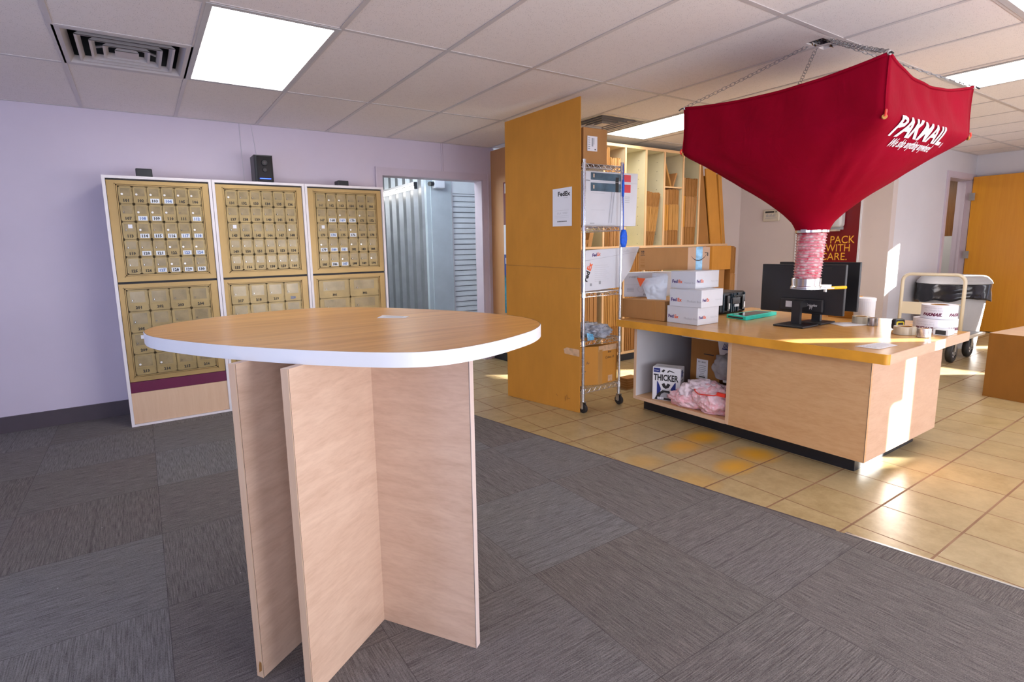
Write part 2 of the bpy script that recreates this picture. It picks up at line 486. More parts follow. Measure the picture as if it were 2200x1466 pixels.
def peanut_mat():
    t = NT('pink_packing_peanuts')
    vo = t.n('ShaderNodeTexVoronoi'); t.put(vo.inputs['Vector'], t.co()); vo.inputs['Scale'].default_value = 55
    c = t.mix(t.ramp(vo.outputs['Distance'], 0.05, 0.6), (0.96, 0.74, 0.79), (0.93, 0.50, 0.57))
    f = t.ramp(t.noise(t.co(), 12, 4), 0.45, 0.65)
    c = t.mix(t.m('MULTIPLY', f, 0.6), c, (0.80, 0.72, 0.78))
    t.bump(t.m('MULTIPLY', vo.outputs['Distance'], -1.0), 0.6, 0.010)
    return t.fin(c, 0.3, spec=0.6)


M['peanut'] = peanut_mat()
M['clear_bag'] = plain('cloudy_plastic', (0.82, 0.70, 0.77), 0.2, var=0.15, vs=20, bump=0.6, bs=25)
M['grey_bag'] = plain('grey_plastic_bag', (0.26, 0.26, 0.29), 0.25, var=0.3, vs=9, bump=0.7, bs=18)
M['mailer'] = plain('white_poly_mailer', (0.66, 0.72, 0.80), 0.3, var=0.08, vs=8, bump=0.5, bs=12)
M['teal'] = plain('teal_plastic', (0.03, 0.80, 0.66), 0.35)
M['tape_clear'] = plain('tape_roll_tan', (0.60, 0.55, 0.42), 0.25, Transmission_Weight=0.15)
M['yellow'] = plain('yellow_handle', (0.85, 0.48, 0.01), 0.35)
M['yellow2'] = plain('yellow_rubber', (0.80, 0.65, 0.02), 0.4)
M['cart_cream'] = plain('cream_powder_coat', (0.78, 0.70, 0.55), 0.35, var=0.02)
M['cart_grey'] = plain('cart_deck_grey', (0.32, 0.34, 0.36), 0.5)
M['bin'] = plain('bin_grey', (0.50, 0.50, 0.51), 0.5, var=0.03)
M['binbag'] = plain('black_bin_liner', (0.014, 0.015, 0.02), 0.18, var=0.2, bump=1.0, bs=16)
M['red_poster'] = plain('dark_red_poster', (0.17, 0.002, 0.010), 0.35)
M['poster_text'] = plain('poster_orange_lettering', (0.90, 0.48, 0.05), 0.4)
M['blue_poster'] = plain('blue_poster', (0.01, 0.07, 0.30), 0.4)
M['teal_print'] = plain('teal_print', (0.02, 0.22, 0.30), 0.4, var=0.6, vs=18)
M['thermo'] = plain('thermostat_beige', (0.60, 0.54, 0.44), 0.4)
M['grey_metal'] = plain('grey_painted_metal', (0.45, 0.51, 0.55), 0.4, 0.0, var=0.05)
M['rollup'] = plain('rollup_door_paint', (0.70, 0.75, 0.77), 0.4, 0.0, var=0.04)
M['corr'] = plain('corrugated_steel', (0.27, 0.28, 0.30), 0.35, 0.4, var=0.1)
M['tube'] = emis('fluorescent_tube', (1.0, 0.98, 0.92), 5)
M['panel_light_dim'] = emis('light_diffuser_dim', (0.92, 0.96, 1.0), 2.2)
M['panel_light'] = emis('light_diffuser', (1.0, 0.985, 0.96), 6.2)
M['concrete'] = plain('corridor_concrete', (0.30, 0.29, 0.28), 0.6)
M['bubble'] = plain('bubble_wrap', (0.33, 0.36, 0.42), 0.15, 0.0, var=0.5, vs=22, bump=1.0, bs=45)
M['blue_film'] = plain('blue_bag_print', (0.15, 0.45, 0.70), 0.2, var=0.4, vs=20, bump=0.8, bs=30)
M['foil'] = plain('foil_label', (0.45, 0.45, 0.47), 0.2, 0.7, var=0.5, vs=30)
M['redtie'] = plain('red_drawstring', (0.85, 0.05, 0.03), 0.35)

# ================================================================= ROOM
ZC = 2.3886
CX = lambda y: 2.069 - 0.177*(y-3.382)      # carpet edge

fl = MB(); fl.box(-2.6, 9.9, -1.6, 5.25, -0.06, 0.0, M['tile']); struct(fl, 'floor')
cp = MB(); cp.prism([(-2.6, -1.6), (CX(-1.6), -1.6), (CX(5.113), 5.113), (-2.6, 5.113)], 0.0, 0.004, M['carpet'])
struct(cp, 'floor_carpet')
tr = MB()
def strip(y0, y1, wd, z, mat, off=0.0):
    tr.prism([(CX(y0)+off, y0), (CX(y0)+off+wd, y0), (CX(y1)+off+wd, y1), (CX(y1)+off, y1)], 0.001, z, mat)
strip(-1.6, 0.985, 0.012, 0.0065, M['steel']); strip(1.02, 5.1, 0.008, 0.005, M['base_dark'])
tr.prism([(CX(0.985), 0.985), (CX(0.985)+0.02, 0.985), (CX(0.93)+0.01, 0.93)], 0.001, 0.006, M['dark_line'])
struct(tr, 'trim_1')


def rect_cells(x0, x1, z0, z1, holes):
    xs = sorted({x0, x1} | {h[i] for h in holes for i in (0, 1) if x0 < h[i] < x1})
    zs = sorted({z0, z1} | {h[i] for h in holes for i in (2, 3) if z0 < h[i] < z1})
    for a, b in zip(xs, xs[1:]):
        for c, d in zip(zs, zs[1:]):
            mx, mz = (a+b)/2, (c+d)/2
            if not any(h[0] < mx < h[1] and h[2] < mz < h[3] for h in holes): yield a, b, c, d


def wallY(name, y0, y1, xa, xb, mat, holes=(), top=ZC+0.02):
    m = MB()
    for a, b, c, d in rect_cells(xa, xb, 0, top, holes): m.box(a, b, y0, y1, c, d, mat)
    return struct(m, name)


def wallX(name, x0, x1, ya, yb, mat, holes=(), top=ZC+0.02):
    m = MB()
    for a, b, c, d in rect_cells(ya, yb, 0, top, holes): m.box(x0, x1, a, b, c, d, mat)
    return struct(m, name)


wallY('wall_back', 5.113, 5.24, -2.6, 3.46, M['wall'], [(2.115, 3.30, -1, 2.03)])
wallY('wall_back_middle', 4.46, 4.60, 3.455, 7.2, M['wall2'])
wallX('wall_right_return', 7.2, 7.32, 2.65, 4.6, M['wall2'])
wallY('wall_back_right', 2.65, 2.78, 7.32, 9.75, M['wall3'], [(8.80, 9.66, -1, 2.06)])
wallX('wall_right', 9.75, 9.756, -1.6, 2.78, M['wall3'], [(-0.685, -0.253, 0.95, 2.1), (0.835, 1.04, 0.35, 1.92)])  # assumed unseen openings, placed to let sun strips onto floor and wall corner
wallX('wall_left', -2.72, -2.6, -1.72, 5.24, M['wall'])
wallY('wall_front', -1.606, -1.6, -2.6, 9.756, M['wall'], [(7.33, 7.60, 1.2, 1.56), (7.49, 7.60, 1.56, 1.9), (7.49, 7.72, 1.9, 2.10)])  # assumed unseen slit, shaped so a sun strip falls on the counter end
pw = MB(); pw.box(3.42, 3.45, 4.07, 5.113, 0.10, 2.352, M['panel_wood']); pw.box(3.425, 3.45, 4.07, 5.113, 0, 0.10, M['black_vinyl'])
struct(pw, 'wall_partition')
for i, x in enumerate((-0.9, 2.1, 5.1)):  # assumed windows out of view, blind panels set on the solid wall
    m = MB(); m.box(x-1.1, x+1.1, -1.6, -1.585, 0.3, 2.2, M['paper'])
    for a, b, c, d in ((x-1.16, x-1.1, 0.24, 2.26), (x+1.1, x+1.16, 0.24, 2.26), (x-1.16, x+1.16, 0.24, 0.3), (x-1.16, x+1.16, 2.2, 2.26)):
        m.box(a, b, -1.6, -1.56, c, d, M['trimw'])
    struct(m, 'assumed_window_%d' % (i+1))
m = MB(); m.box(-2.6, -2.59, 0.9, 2.3, 0.3, 2.0, M['paper'])
for a, b, c, d in ((0.84, 0.9, 0.24, 2.06), (2.3, 2.36, 0.24, 2.06), (0.9, 2.3, 0.24, 0.3), (0.9, 2.3, 2.0, 2.06)): m.box(-2.6, -2.57, a, b, c, d, M['trimw'])
struct(m, 'assumed_window_4')  # unseen, added on the left wall along with the blue fill lamp
bb = MB(); bb.box(-2.6, -0.17, 5.098, 5.113, 0.004, 0.125, M['base_dark']); bb.box(1.95, 2.04, 5.098, 5.113, 0.004, 0.12, M['base_dark'])
struct(bb, 'baseboard_back')
bb = MB(); bb.box(7.188, 7.2, 2.65, 4.46, 0, 0.1, M['base_dark']); bb.box(7.188, 8.72, 2.638, 2.65, 0, 0.1, M['base_dark'])
struct(bb, 'baseboard_right')

# door opening to the storage corridor
d1 = MB()
d1.box(2.046, 2.115, 5.095, 5.113, 0, 2.03, M['trimw']); d1.box(3.30, 3.372, 5.095, 5.113, 0, 2.03, M['trimw'])
d1.box(2.046, 3.372, 5.095, 5.113, 2.03, 2.10, M['trimw'])
d1.box(2.10, 2.118, 5.10, 5.25, 0, 2.04, M['trimw']); d1.box(3.285, 3.302, 5.10, 5.25, 0, 2.04, M['trimw']); d1.box(2.10, 3.302, 5.10, 5.25, 2.022, 2.04, M['trimw'])
d1.box(2.044, 2.056, 5.088, 5.10, 0, 2.102, M['wall']); d1.box(3.362, 3.374, 5.088, 5.10, 0, 2.102, M['wall'])
struct(d1, 'door_1')
m = MB(); m.box(2.79, 2.806, 5.107, 5.113, 2.10, ZC, M['wall']); m.box(2.812, 2.816, 5.109, 5.113, 2.10, ZC, M['trimw']); struct(m, 'trim_2')

# door opening at the far right, and its leaf swung open
d2 = MB()
d2.box(8.73, 8.80, 2.632, 2.65, 0, 2.06, M['trimw']); d2.box(9.66, 9.73, 2.632, 2.65, 0, 2.06, M['trimw']); d2.box(8.73, 9.73, 2.632, 2.65, 2.06, 2.13, M['trimw'])
d2.box(8.79, 8.803, 2.64, 2.80, 0, 2.07, M['trimw']); d2.box(9.645, 9.66, 2.64, 2.80, 0, 2.07, M['trimw']); d2.box(8.79, 9.66, 2.64, 2.80, 2.05, 2.065, M['trimw'])
d2.box(9.625, 9.646, 2.70, 2.73, 0, 2.05, M['trimw'])
D2 = struct(d2, 'door_2')
lf = MB(); lf.box(9.61, 9.65, 1.72, 2.625, 0.012, 2.09, M['door_wood'])
LF = struct(lf, 'door_leaf', bevel=0.003)
m = MB()
for z in (1.78, 1.0, 0.25): m.box(9.598, 9.612, 2.59, 2.65, z, z+0.1, M['steel'])
build(m, 'hinge', LF)
# back office seen through that door
m = MB(); m.box(10.3, 10.34, 2.78, 4.6, 1.31, 2.4, M['door_dark']); m.box(10.3, 10.34, 2.78, 4.6, 0, 1.31, M['cream_in']); struct(m, 'wall_office_side')
m = MB(); m.box(7.32, 10.4, 4.6, 4.64, 0, 2.4, M['wall2']); struct(m, 'wall_office_back')
m = MB(); m.box(7.3, 10.4, 2.78, 4.64, -0.05, 0, M['tile']); struct(m, 'floor_office')
m = MB(); m.box(9.75, 10.4, 2.66, 2.78, 0, 2.4, M['wall2']); m.box(7.3, 10.4, 2.78, 4.64, 2.40, 2.44, M['ceil']); struct(m, 'ceiling_office')

# storage corridor behind door 1
m = MB(); m.box(1.2, 6, 5.25, 10.4, -0.05, 0, M['concrete']); struct(m, 'floor_corridor')
m = MB(); m.box(1.1, 1.2, 5.24, 10.4, 0, 2.9, M['rollup']); struct(m, 'wall_corridor_left')
m = MB(); m.box(1.2, 6, 5.24, 10.4, 2.75, 2.8, M['grey_metal']); m.box(4.72, 4.76, 5.24, 6.58, 0, 2.8, M['wall']); struct(m, 'ceiling_corridor')
m = MB(); m.box(1.2, 6, 10.4, 10.5, 0, 2.8, M['corr']); struct(m, 'wall_corridor_end')
# corrugated wall along x = 3.42
m = MB(); prof = []
y = 6.66; k = 0
while y < 10.4:
    prof += [(3.44, y), (3.44, y+0.10), (3.385, y+0.135), (3.385, y+0.225)]
    y += 0.26
for (xa, ya), (xb, yb) in zip(prof, prof[1:]):
    m.quad((xa, ya, 0), (xb, yb, 0), (xb, yb, 2.75), (xa, ya, 2.75), M['corr'])
m.box(3.45, 3.5, 6.62, 10.4, 0, 2.75, M['corr'])
m.box(3.36, 3.45, 6.60, 6.66, 0, 2.75, M['grey_metal'])
struct(m, 'wall_corridor_right')
m = MB(); m.box(3.42, 3.74, 6.58, 6.64, 0, 2.75, M['grey_metal']); m.box(3.74, 4.72, 6.58, 6.64, 2.05, 2.75, M['rollup'])
m.box(3.735, 3.75, 6.57, 6.60, 0, 2.75, M['steel'])
struct(m, 'wall_corridor_front')
M['grey_dark'] = plain('roller_gap_shade', (0.22, 0.25, 0.27), 0.5)
m = MB(); z = 0.02; pf = []
while z < 2.04:
    m.box(3.75, 4.72, 6.600, 6.615, z, z+0.064, M['rollup']); m.box(3.75, 4.72, 6.592, 6.60, z+0.004, z+0.026, M['rollup']); m.box(3.75, 4.72, 6.604, 6.612, z+0.064, z+0.074, M['grey_dark']); z += 0.074
m.box(4.13, 4.16, 6.58, 6.6, 0.95, 1.15, M['black'])
struct(m, 'door_3')
t = thing('tube_light', 'fluorescent tube light fixture hanging in the storage corridor', 'light', (3.2, 8.4, 2.2))
m = MB(); m.box(3.225, 3.275, 6.71, 8.55, 2.165, 2.195, M['frame_white']); m.box(3.23, 3.27, 6.68, 6.71, 2.10, 2.19, M['black']); m.box(3.23, 3.27, 8.55, 8.58, 2.10, 2.19, M['black'])
m.cyl((3.25, 7.0, 2.20), (3.25, 7.0, 2.748), 0.006, M['steel']); m.cyl((3.25, 8.2, 2.20), (3.25, 8.2, 2.748), 0.006, M['steel']); build(m, 'housing', t)
for x in (3.25,):
    m = MB(); m.cyl((x, 6.711, 2.125), (x, 8.549, 2.125), 0.022, M['tube'], 12); build(m, 'tube', t, smooth=True)
m = MB()
m.box(3.44, 3.60, 6.50, 6.58, 2.10, 2.21, M['carton_white'])
t = single(m, 'emergency_lamp', 'small white emergency light box high on the grey corridor column', 'light', (3.5, 6.5, 2.10), bevel=0.012)
m = MB(); m.cyl((3.439, 6.54, 2.16), (3.36, 6.50, 2.15), 0.030, M['black'], 12); build(m, 'lamp_head', t)

# ---------------------------------------------------------------- ceiling
GX = [-2.6, -2.075, -1.4657, -0.8561, -0.2465, 0.3631, 0.9727, 1.5823, 2.1919, 2.8015, 3.4111, 4.0207, 4.74, 5.38, 6.05, 6.70, 7.35, 8.0, 8.65, 9.3, 9.75]
GY = [-1.6, -0.877, 0.342, 1.561, 2.78, 3.9997, 5.113]
L1 = (0.3631, 0.9727, 2.78, 3.9997); L2 = (4.0207, 4.63, 2.78, 3.9997); L3 = (4.80, 5.42, 0.342, 1.561); L4 = (3.4111, 4.0207, -0.27, 0.95)
LIGHTS = [L1, L2, L3, L4]
VENTS = [(-0.2465, 0.3631, 3.39, 3.9997), (3.4111, 4.0207, 3.39, 3.9997)]
HOLE = [(3.30, 3.50, 1.61, 1.70)]
sh = lambda r, k: (r[0]+k, r[1]-k, r[2]+k, r[3]-k)
holes = [sh(r, 0.02) for r in LIGHTS+VENTS]+HOLE
m = MB()
for a, b, c, d in rect_cells(-2.6, 9.87, -1.7, 5.113, holes): m.box(a, b, c, d, ZC, ZC+0.02, M['ceil'])
struct(m, 'ceiling')
m = MB()
def inside(x, y, k=0.013):
    return any(r[0]+k < x < r[1]-k and r[2]+k < y < r[3]-k for r in LIGHTS)
for x in GX[1:-1]:
    for a, b in zip(GY, GY[1:]):
        if not inside(x, (a+b)/2): m.box(x-0.012, x+0.012, a, b, ZC-0.004, ZC-0.0005, M['tbar'])
for y in GY[1:-1]:
    m.box(GX[0], GX[-1], y-0.012, y+0.012, ZC-0.0036, ZC-0.0004, M['tbar']) if y not in (0.342,) else None
m.box(GX[0], 4.0207, 0.33, 0.354, ZC-0.0036, ZC-0.0004, M['tbar']); m.box(4.8, GX[-1], 0.33, 0.354, ZC-0.0036, ZC-0.0004, M['tbar'])
m.box(-0.2465, 0.3631, 3.378, 3.402, ZC-0.0036, ZC-0.0004, M['tbar']); m.box(3.4111, 4.0207, 3.378, 3.402, ZC-0.0036, ZC-0.0004, M['tbar'])
m.box(3.4111, 4.0207, 0.94, 0.965, ZC-0.0036, ZC-0.0004, M['tbar']); m.box(4.80, 4.812, 0.342, 1.561, ZC-0.003, ZC-0.0002, M['tbar'])
for x in (6.05, 6.70, 7.35, 8.0, 8.65, 9.3): pass
for y in (0.95, 2.17): m.box(6.05, 9.75, y-0.012, y+0.012, ZC-0.0036, ZC-0.0004, M['tbar'])
# wall angle
for a in ((-2.6, 3.42, 5.088, 5.113), (7.2, 9.75, 2.626, 2.65)): m.box(*a, ZC-0.003, ZC-0.0002, M['tbar'])
m.box(7.176, 7.2, 2.65, 4.46, ZC-0.003, ZC-0.0002, M['tbar']); m.box(9.726, 9.75, -1.6, 2.65, ZC-0.003, ZC-0.0002, M['tbar'])
struct(m, 'trim_3')
m = MB(); m.box(3.28, 3.52, 1.59, 1.72, ZC+0.13, ZC+0.14, M['ink']); 
for a in ((3.28, 3.29, 1.59, 1.72), (3.51, 3.52, 1.59, 1.72), (3.28, 3.52, 1.59, 1.60), (3.28, 3.52, 1.71, 1.72)): m.box(*a, ZC+0.005, ZC+0.13, M['base_dark'])
# torn tile edges around the hole
random.seed(3)
for i in range(16):
    a = random.random()*2*math.pi; x = 3.40+0.1*math.cos(a)*1.0; y = 1.655+0.045*math.sin(a)
    s = random.uniform(0.008, 0.02)
    m.add([(x-s, y-s*.5, ZC-0.001), (x+s, y-s*.3, ZC-0.002), (x+s*.2, y+s, ZC+0.012), (x, y, ZC+0.016)], [(0, 1, 2), (0, 2, 3), (1, 3, 2), (0, 3, 1)], M['base_dark'] if i % 3 else M['card_d'])
struct(m, 'trim_4')

LL = ['square bright ceiling light panel above the mailboxes beside the air vent', 'long ceiling light panel above the cardboard box shelves', 'ceiling light panel behind the red hopper towards the back wall', 'ceiling light panel cut off by the top right corner']
for r, lb in zip(LIGHTS, LL):
    t = thing('ceiling_light', lb, 'light', ((r[0]+r[1])/2, (r[2]+r[3])/2, ZC), 'fluorescent ceiling panels')
    m = MB(); w_ = 0.028
    for a in ((r[0], r[0]+w_, r[2], r[3]), (r[1]-w_, r[1], r[2], r[3]), (r[0]+w_, r[1]-w_, r[2], r[2]+w_), (r[0]+w_, r[1]-w_, r[3]-w_, r[3])):
        m.box(*a, ZC-0.006, ZC-0.001, M['lightframe'])
    build(m, 'frame', t)
    m = MB(); m.box(r[0]+0.02, r[1]-0.02, r[2]+0.02, r[3]-0.02, ZC+0.004, ZC+0.008, M['panel_light_dim'] if r is L4 else M['panel_light']); build(m, 'diffuser', t)
    m = MB(); m.box(r[0]+0.02, r[1]-0.02, r[2]+0.02, r[3]-0.02, ZC+0.08, ZC+0.09, M['lightframe']); build(m, 'housing', t)

VL = ['square ceiling air diffuser with nested vanes above the left mailboxes', 'square ceiling air diffuser with nested vanes above the tall cardboard sheet']
M['vent'] = plain('vent_paint', (0.55, 0.50, 0.49), 0.4, var=0.03)
for r, lb in zip(VENTS, VL):
    cx, cy = (r[0]+r[1])/2, (r[2]+r[3])/2
    t = thing('ceiling_vent', lb, 'vent', (cx, cy, ZC), 'ceiling air diffusers')
    m = MB(); m.box(cx-0.28, cx+0.28, cy-0.28, cy+0.28, ZC+0.16, ZC+0.17, M['ink'])
    for a in ((cx-.29, cx-.28, cy-.28, cy+.28), (cx+.28, cx+.29, cy-.28, cy+.28), (cx-.28, cx+.28, cy-.29, cy-.28), (cx-.28, cx+.28, cy+.28, cy+.29)): m.box(*a, ZC, ZC+0.17, M['ink'])
    build(m, 'duct', t)
    def ring(m, r0, z0, r1, z1, mat, th=0.003):
        v = []
        for rr, zz in ((r0, z0), (r1, z1)):
            v += [(cx-rr, cy-rr, zz), (cx+rr, cy-rr, zz), (cx+rr, cy+rr, zz), (cx-rr, cy+rr, zz)]
        v += [(x, y, z+th) for x, y, z in v]
        f = [(i, (i+1) % 4, 4+(i+1) % 4, 4+i) for i in range(4)]+[(8+i, 12+i, 12+(i+1) % 4, 8+(i+1) % 4) for i in range(4)]
        f += [(i, 8+i, 8+(i+1) % 4, (i+1) % 4) for i in range(4)]+[(4+i, 4+(i+1) % 4, 12+(i+1) % 4, 12+i) for i in range(4)]
        m.add(v, f, mat)
    m = MB(); ring(m, 0.303, ZC-0.004, 0.272, ZC-0.004, M['vent']); ring(m, 0.272, ZC-0.004, 0.250, ZC+0.03, M['vent']); build(m, 'frame', t)
    for k in (0.222, 0.165, 0.108):
        m = MB(); ring(m, k, ZC-0.006, k-0.012, ZC-0.004, M['vent']); ring(m, k, ZC-0.006, k-0.024, ZC+0.020, M['vent']); build(m, 'vane', t)
    m = MB(); m.box(cx-0.055, cx+0.055, cy-0.055, cy+0.055, ZC-0.006, ZC-0.002, M['vent']); ring(m, 0.055, ZC-0.006, 0.03, ZC+0.03, M['vent']); build(m, 'centre_plate', t)
    m = MB()
    for a in (0.7, -0.7):
        Mr = Matrix.Translation((cx, cy, 0)) @ Matrix.Rotation(a, 4, 'Z'); m.box(-0.2, 0.2, -0.013, 0.013, ZC+0.05, ZC+0.055, M['steel'], Mr)
    build(m, 'brace', t)

# ================================================================= MAILBOX CABINETS
YF = 4.69
random.seed(11)
lock_me = {}
def lock_obj(name, door, x, z, kind):
    if kind not in lock_me:
        m = MB()
        if kind == 'bright': m.cyl((0, 0, 0), (0, -0.006, 0), 0.0075, M['lock'], 10)
        else: m.cyl((0, 0, 0), (0, -0.006, 0), 0.0055, M['lock_dark'], 8); m.box(-0.0012, 0.0012, -0.0075, -0.006, -0.004, 0.004, M['chrome'])
        me = bpy.data.meshes.new('lock'); me.from_pydata(m.v, [], m.f)
        for q in m.mats: me.materials.append(q)
        me.polygons.foreach_set('material_index', m.m); lock_me[kind] = me
    o = bpy.data.objects.new(name, lock_me[kind]); COL.objects.link(o); o.parent = door
    o.location = Vector((x, YF+0.001, z))-WL[door.name]
    return o

WHITE = {103, 104, 108, 109, 112, 114, 115, 116, 117, 118, 120, 121, 123, 124, 127, 128, 129, 130, 168, 169, 170, 174, 176, 179, 180, 181, 186, 187}
BLUEN = {104, 108, 112, 117, 118, 123, 124, 127, 169, 174, 180, 181, 187, 220}
BRIGHT = {101, 102, 103, 104, 105, 106, 108, 109, 110, 114, 116, 118, 122, 123, 128, 129, 131, 148, 163, 162, 169, 171, 179, 182, 183, 187, 190, 176, 112, 124, 213, 214}
STICK = {113, 143, 173, 209}

def door_panel(root, x0, x1, z0, z1, num, strip, ts):
    m = MB(); g = 0.0018; y = YF+0.010
    x0 += g; x1 -= g; z0 += g; z1 -= g
    W = x1-x0; Hh = z1-z0
    m.box(x0, x1, y-0.006, y, z0, z1, M['brass_door'])
    fr = 0.007
    for a in ((x0, x0+fr, z0, z1), (x1-fr, x1, z0, z1), (x0, x1, z1-fr, z1), (x0, x1, z0, z0+fr)): m.box(a[0], a[1], y-0.0085, y-0.005, a[2], a[3], M['brass_door'])
    zs = z0+Hh*strip
    m.box(x0, x1, y-0.0082, y-0.005, zs-0.002, zs+0.002, M['brass_door'])
    px0, px1 = x0+W*0.14, x1-W*0.16
    m.box(px0, px1, y-0.0072, y-0.005, zs+0.010, z1-0.013, M['brass_pane'])
    m.box(x1-0.005, x1-0.002, y-0.010, y-0.005, z0+Hh*0.12, z0+Hh*0.3, M['brass_dark']); m.box(x1-0.005, x1-0.002, y-0.010, y-0.005, z0+Hh*0.68, z0+Hh*0.86, M['brass_dark'])
    zm = (z0+zs)/2 if strip < 0.5 else z0+Hh*0.25
    if num in WHITE: m.box(x0+W*0.18, x1-W*0.14, y-0.0076, y-0.006, zm-ts*0.55, zm+ts*0.6, M['label'])
    Mt = frame_M(((x0+x1)/2, y-0.0084, zm-ts*0.34), (1, 0, 0), (0, 0, 1))
    m.text(str(num), Mt, ts, M['numblue'] if num in BLUEN else M['num'], bold=0.045, align='CENTER', res=1)
    if num in STICK: m.box(x0+W*0.42, x0+W*0.42+0.026, y-0.0088, y-0.007, z1-0.045, z1-0.018, M['paper'])
    d = build(m, 'mailbox_door', root)
    lock_obj('lock', d, x0+W*0.24, zs+Hh*0.17, 'bright' if num in BRIGHT else 'dull')

def cabinet(a, b, n0, low0, lowcols, lab, rows=4):
    t = thing('mailbox_cabinet', lab, 'mailbox cabinet', ((a+b)/2, YF+0.2, 0.004), 'tall mailbox cabinets against the wall')
    m = MB(); e = 0.02; yb = 5.09
    m.box(a, a+e, YF-0.012, yb, 0.004, 1.853, M['frame_white']); m.box(b-e, b, YF-0.012, yb, 0.004, 1.853, M['frame_white'])
    m.box(a+e, b-e, YF-0.012, yb, 1.833, 1.853, M['frame_white']); m.box(a+e, b-e, YF-0.012, yb, 0.004, 0.02, M['frame_white'])
    m.box(a+e, b-e, yb-0.01, yb-0.001, 0.02, 1.83, M['frame_white']); build(m, 'carcass', t)
    ia, ib = a+e, b-e
    m = MB(); m.box(ia, ib, YF+0.02, YF+0.03, 0.02, 1.833, M['ink']); build(m, 'backing', t)
    def frame(z0, z1, cx0, cx1, cz0, cz1):
        m = MB(); y0 = YF+0.004
        a0, a1 = ia+0.003, ib-0.003
        # outer flat border and an inset moulding around the doors
        for q in ((a0, cx0-0.018, z0, z1), (cx1+0.018, a1, z0, z1), (cx0-0.018, cx1+0.018, cz1+0.018, z1), (cx0-0.018, cx1+0.018, z0, cz0-0.018)):
            m.box(q[0], q[1], y0, y0+0.016, q[2], q[3], M['brass'])
        for k, dy in ((0.018, -0.004), (0.009, 0.002)):
            w_ = 0.006
            for q in ((cx0-k, cx0-k+w_, cz0-k, cz1+k), (cx1+k-w_, cx1+k, cz0-k, cz1+k), (cx0-k, cx1+k, cz1+k-w_, cz1+k), (cx0-k, cx1+k, cz0-k, cz0-k+w_)):
                m.box(q[0], q[1], y0+dy, y0+0.012, q[2], q[3], M['brass'])
        m.box(cx0-0.012, cx1+0.012, y0+0.010, y0+0.015, cz0-0.012, cz1+0.012, M['brass_dark'])
        build(m, 'brass_frame', t)
    cx0, cx1 = a+0.088, b-0.078; cz0, cz1 = 1.148, 1.783
    frame(1.095, 1.822, cx0, cx1, cz0, cz1)
    w_ = (cx1-cx0)/6; h_ = (cz1-cz0)/5
    for r in range(5):
        for c in range(6):
            door_panel(t, cx0+c*w_, cx0+(c+1)*w_, cz1-(r+1)*h_, cz1-r*h_, n0+r*6+c, 0.37, 0.028)
    cx0, cx1 = a+0.066, b-0.084; cz0, cz1 = 0.392, 1.035
    frame(0.345, 1.078, cx0, cx1, cz0, cz1)
    w_ = (cx1-cx0)/lowcols; h_ = (cz1-cz0)/4
    for r in range(4):
        for c in range(lowcols):
            door_panel(t, cx0+c*w_, cx0+(c+1)*w_, cz1-(r+1)*h_, cz1-r*h_, low0+r*lowcols+c, 0.34, 0.028)
    m = MB(); m.box(ia, ib, YF, YF+0.02, 0.262, 0.342, M['magenta']); build(m, 'magenta_band', t)
    m = MB(); m.box(ia, ib, YF, YF+0.02, 0.022, 0.260, M['maple_edge']); build(m, 'kick_panel', t)

cabinet(-0.165, 0.530, 101, 201, 4, 'mailbox cabinet numbered 101 to 130 with many white number labels')
cabinet(0.533, 1.235, 131, 217, 4, 'mailbox cabinet numbered 131 to 160 under the tall black speaker')
cabinet(1.238, 1.944, 161, 301, 2, 'mailbox cabinet numbered 161 to 190 beside the storage doorway')

m = MB(); m.box(0.045, 0.150, 4.74, 4.84, 1.854, 1.918, M['black'])
single(m, 'speaker_box', 'small black box speaker lying on the mailbox cabinet nearest the carpet wall', 'speaker', (0.1, 4.79, 1.854), 'small black boxes on the mailbox cabinets', bevel=0.006)
m = MB(); m.box(1.565, 1.665, 4.80, 4.90, 1.854, 1.912, M['black'])
single(m, 'speaker_box', 'small black box speaker lying on the mailbox cabinet next to the doorway', 'speaker', (1.6, 4.85, 1.854), 'small black boxes on the mailbox cabinets', bevel=0.006)
t = thing('desktop_speaker', 'tall black computer speaker with a blue light strip on top of the mailboxes', 'speaker', (0.94, 4.82, 1.854))
m = MB(); sp = [(0.868, 4.75), (1.012, 4.745), (1.012, 4.93), (0.868, 4.93)]
m.prism(sp, 1.854, 2.075, M['black']); build(m, 'body', t, bevel=0.012)
m = MB(); m.box(0.884, 1.000, 4.734, 4.75, 1.862, 2.066, M['black_gloss']); build(m, 'front_grille', t, bevel=0.006)
for z, r in ((2.012, 0.026), (1.955, 0.019)):
    m = MB(); m.cyl((0.942, 4.735, z), (0.942, 4.722, z), r, M['rubber'], 20, r*0.8); m.cyl((0.942, 4.723, z), (0.942, 4.718, z), r*0.35, M['base_dark'], 12); build(m, 'driver', t, smooth=False)
m = MB(); m.box(0.900, 0.985, 4.728, 4.736, 1.884, 1.889, M['led']); build(m, 'light_strip', t)
# thin wires running up the wall from the speaker
m = MB()
m.tube([(0.84, 5.105, 1.90), (0.838, 5.108, 2.1), (0.835, 5.108, 2.385)], 0.0015, M['lgrey_print'], 5); m.tube([(0.96, 5.108, 2.1), (0.945, 5.108, 2.25), (0.93, 5.108, 2.386)], 0.0015, M['lgrey_print'], 5)
single(m, 'speaker_cable', 'thin pale cable running up the wall behind the tall speaker', 'cable', (0.85, 5.1, 1.9))

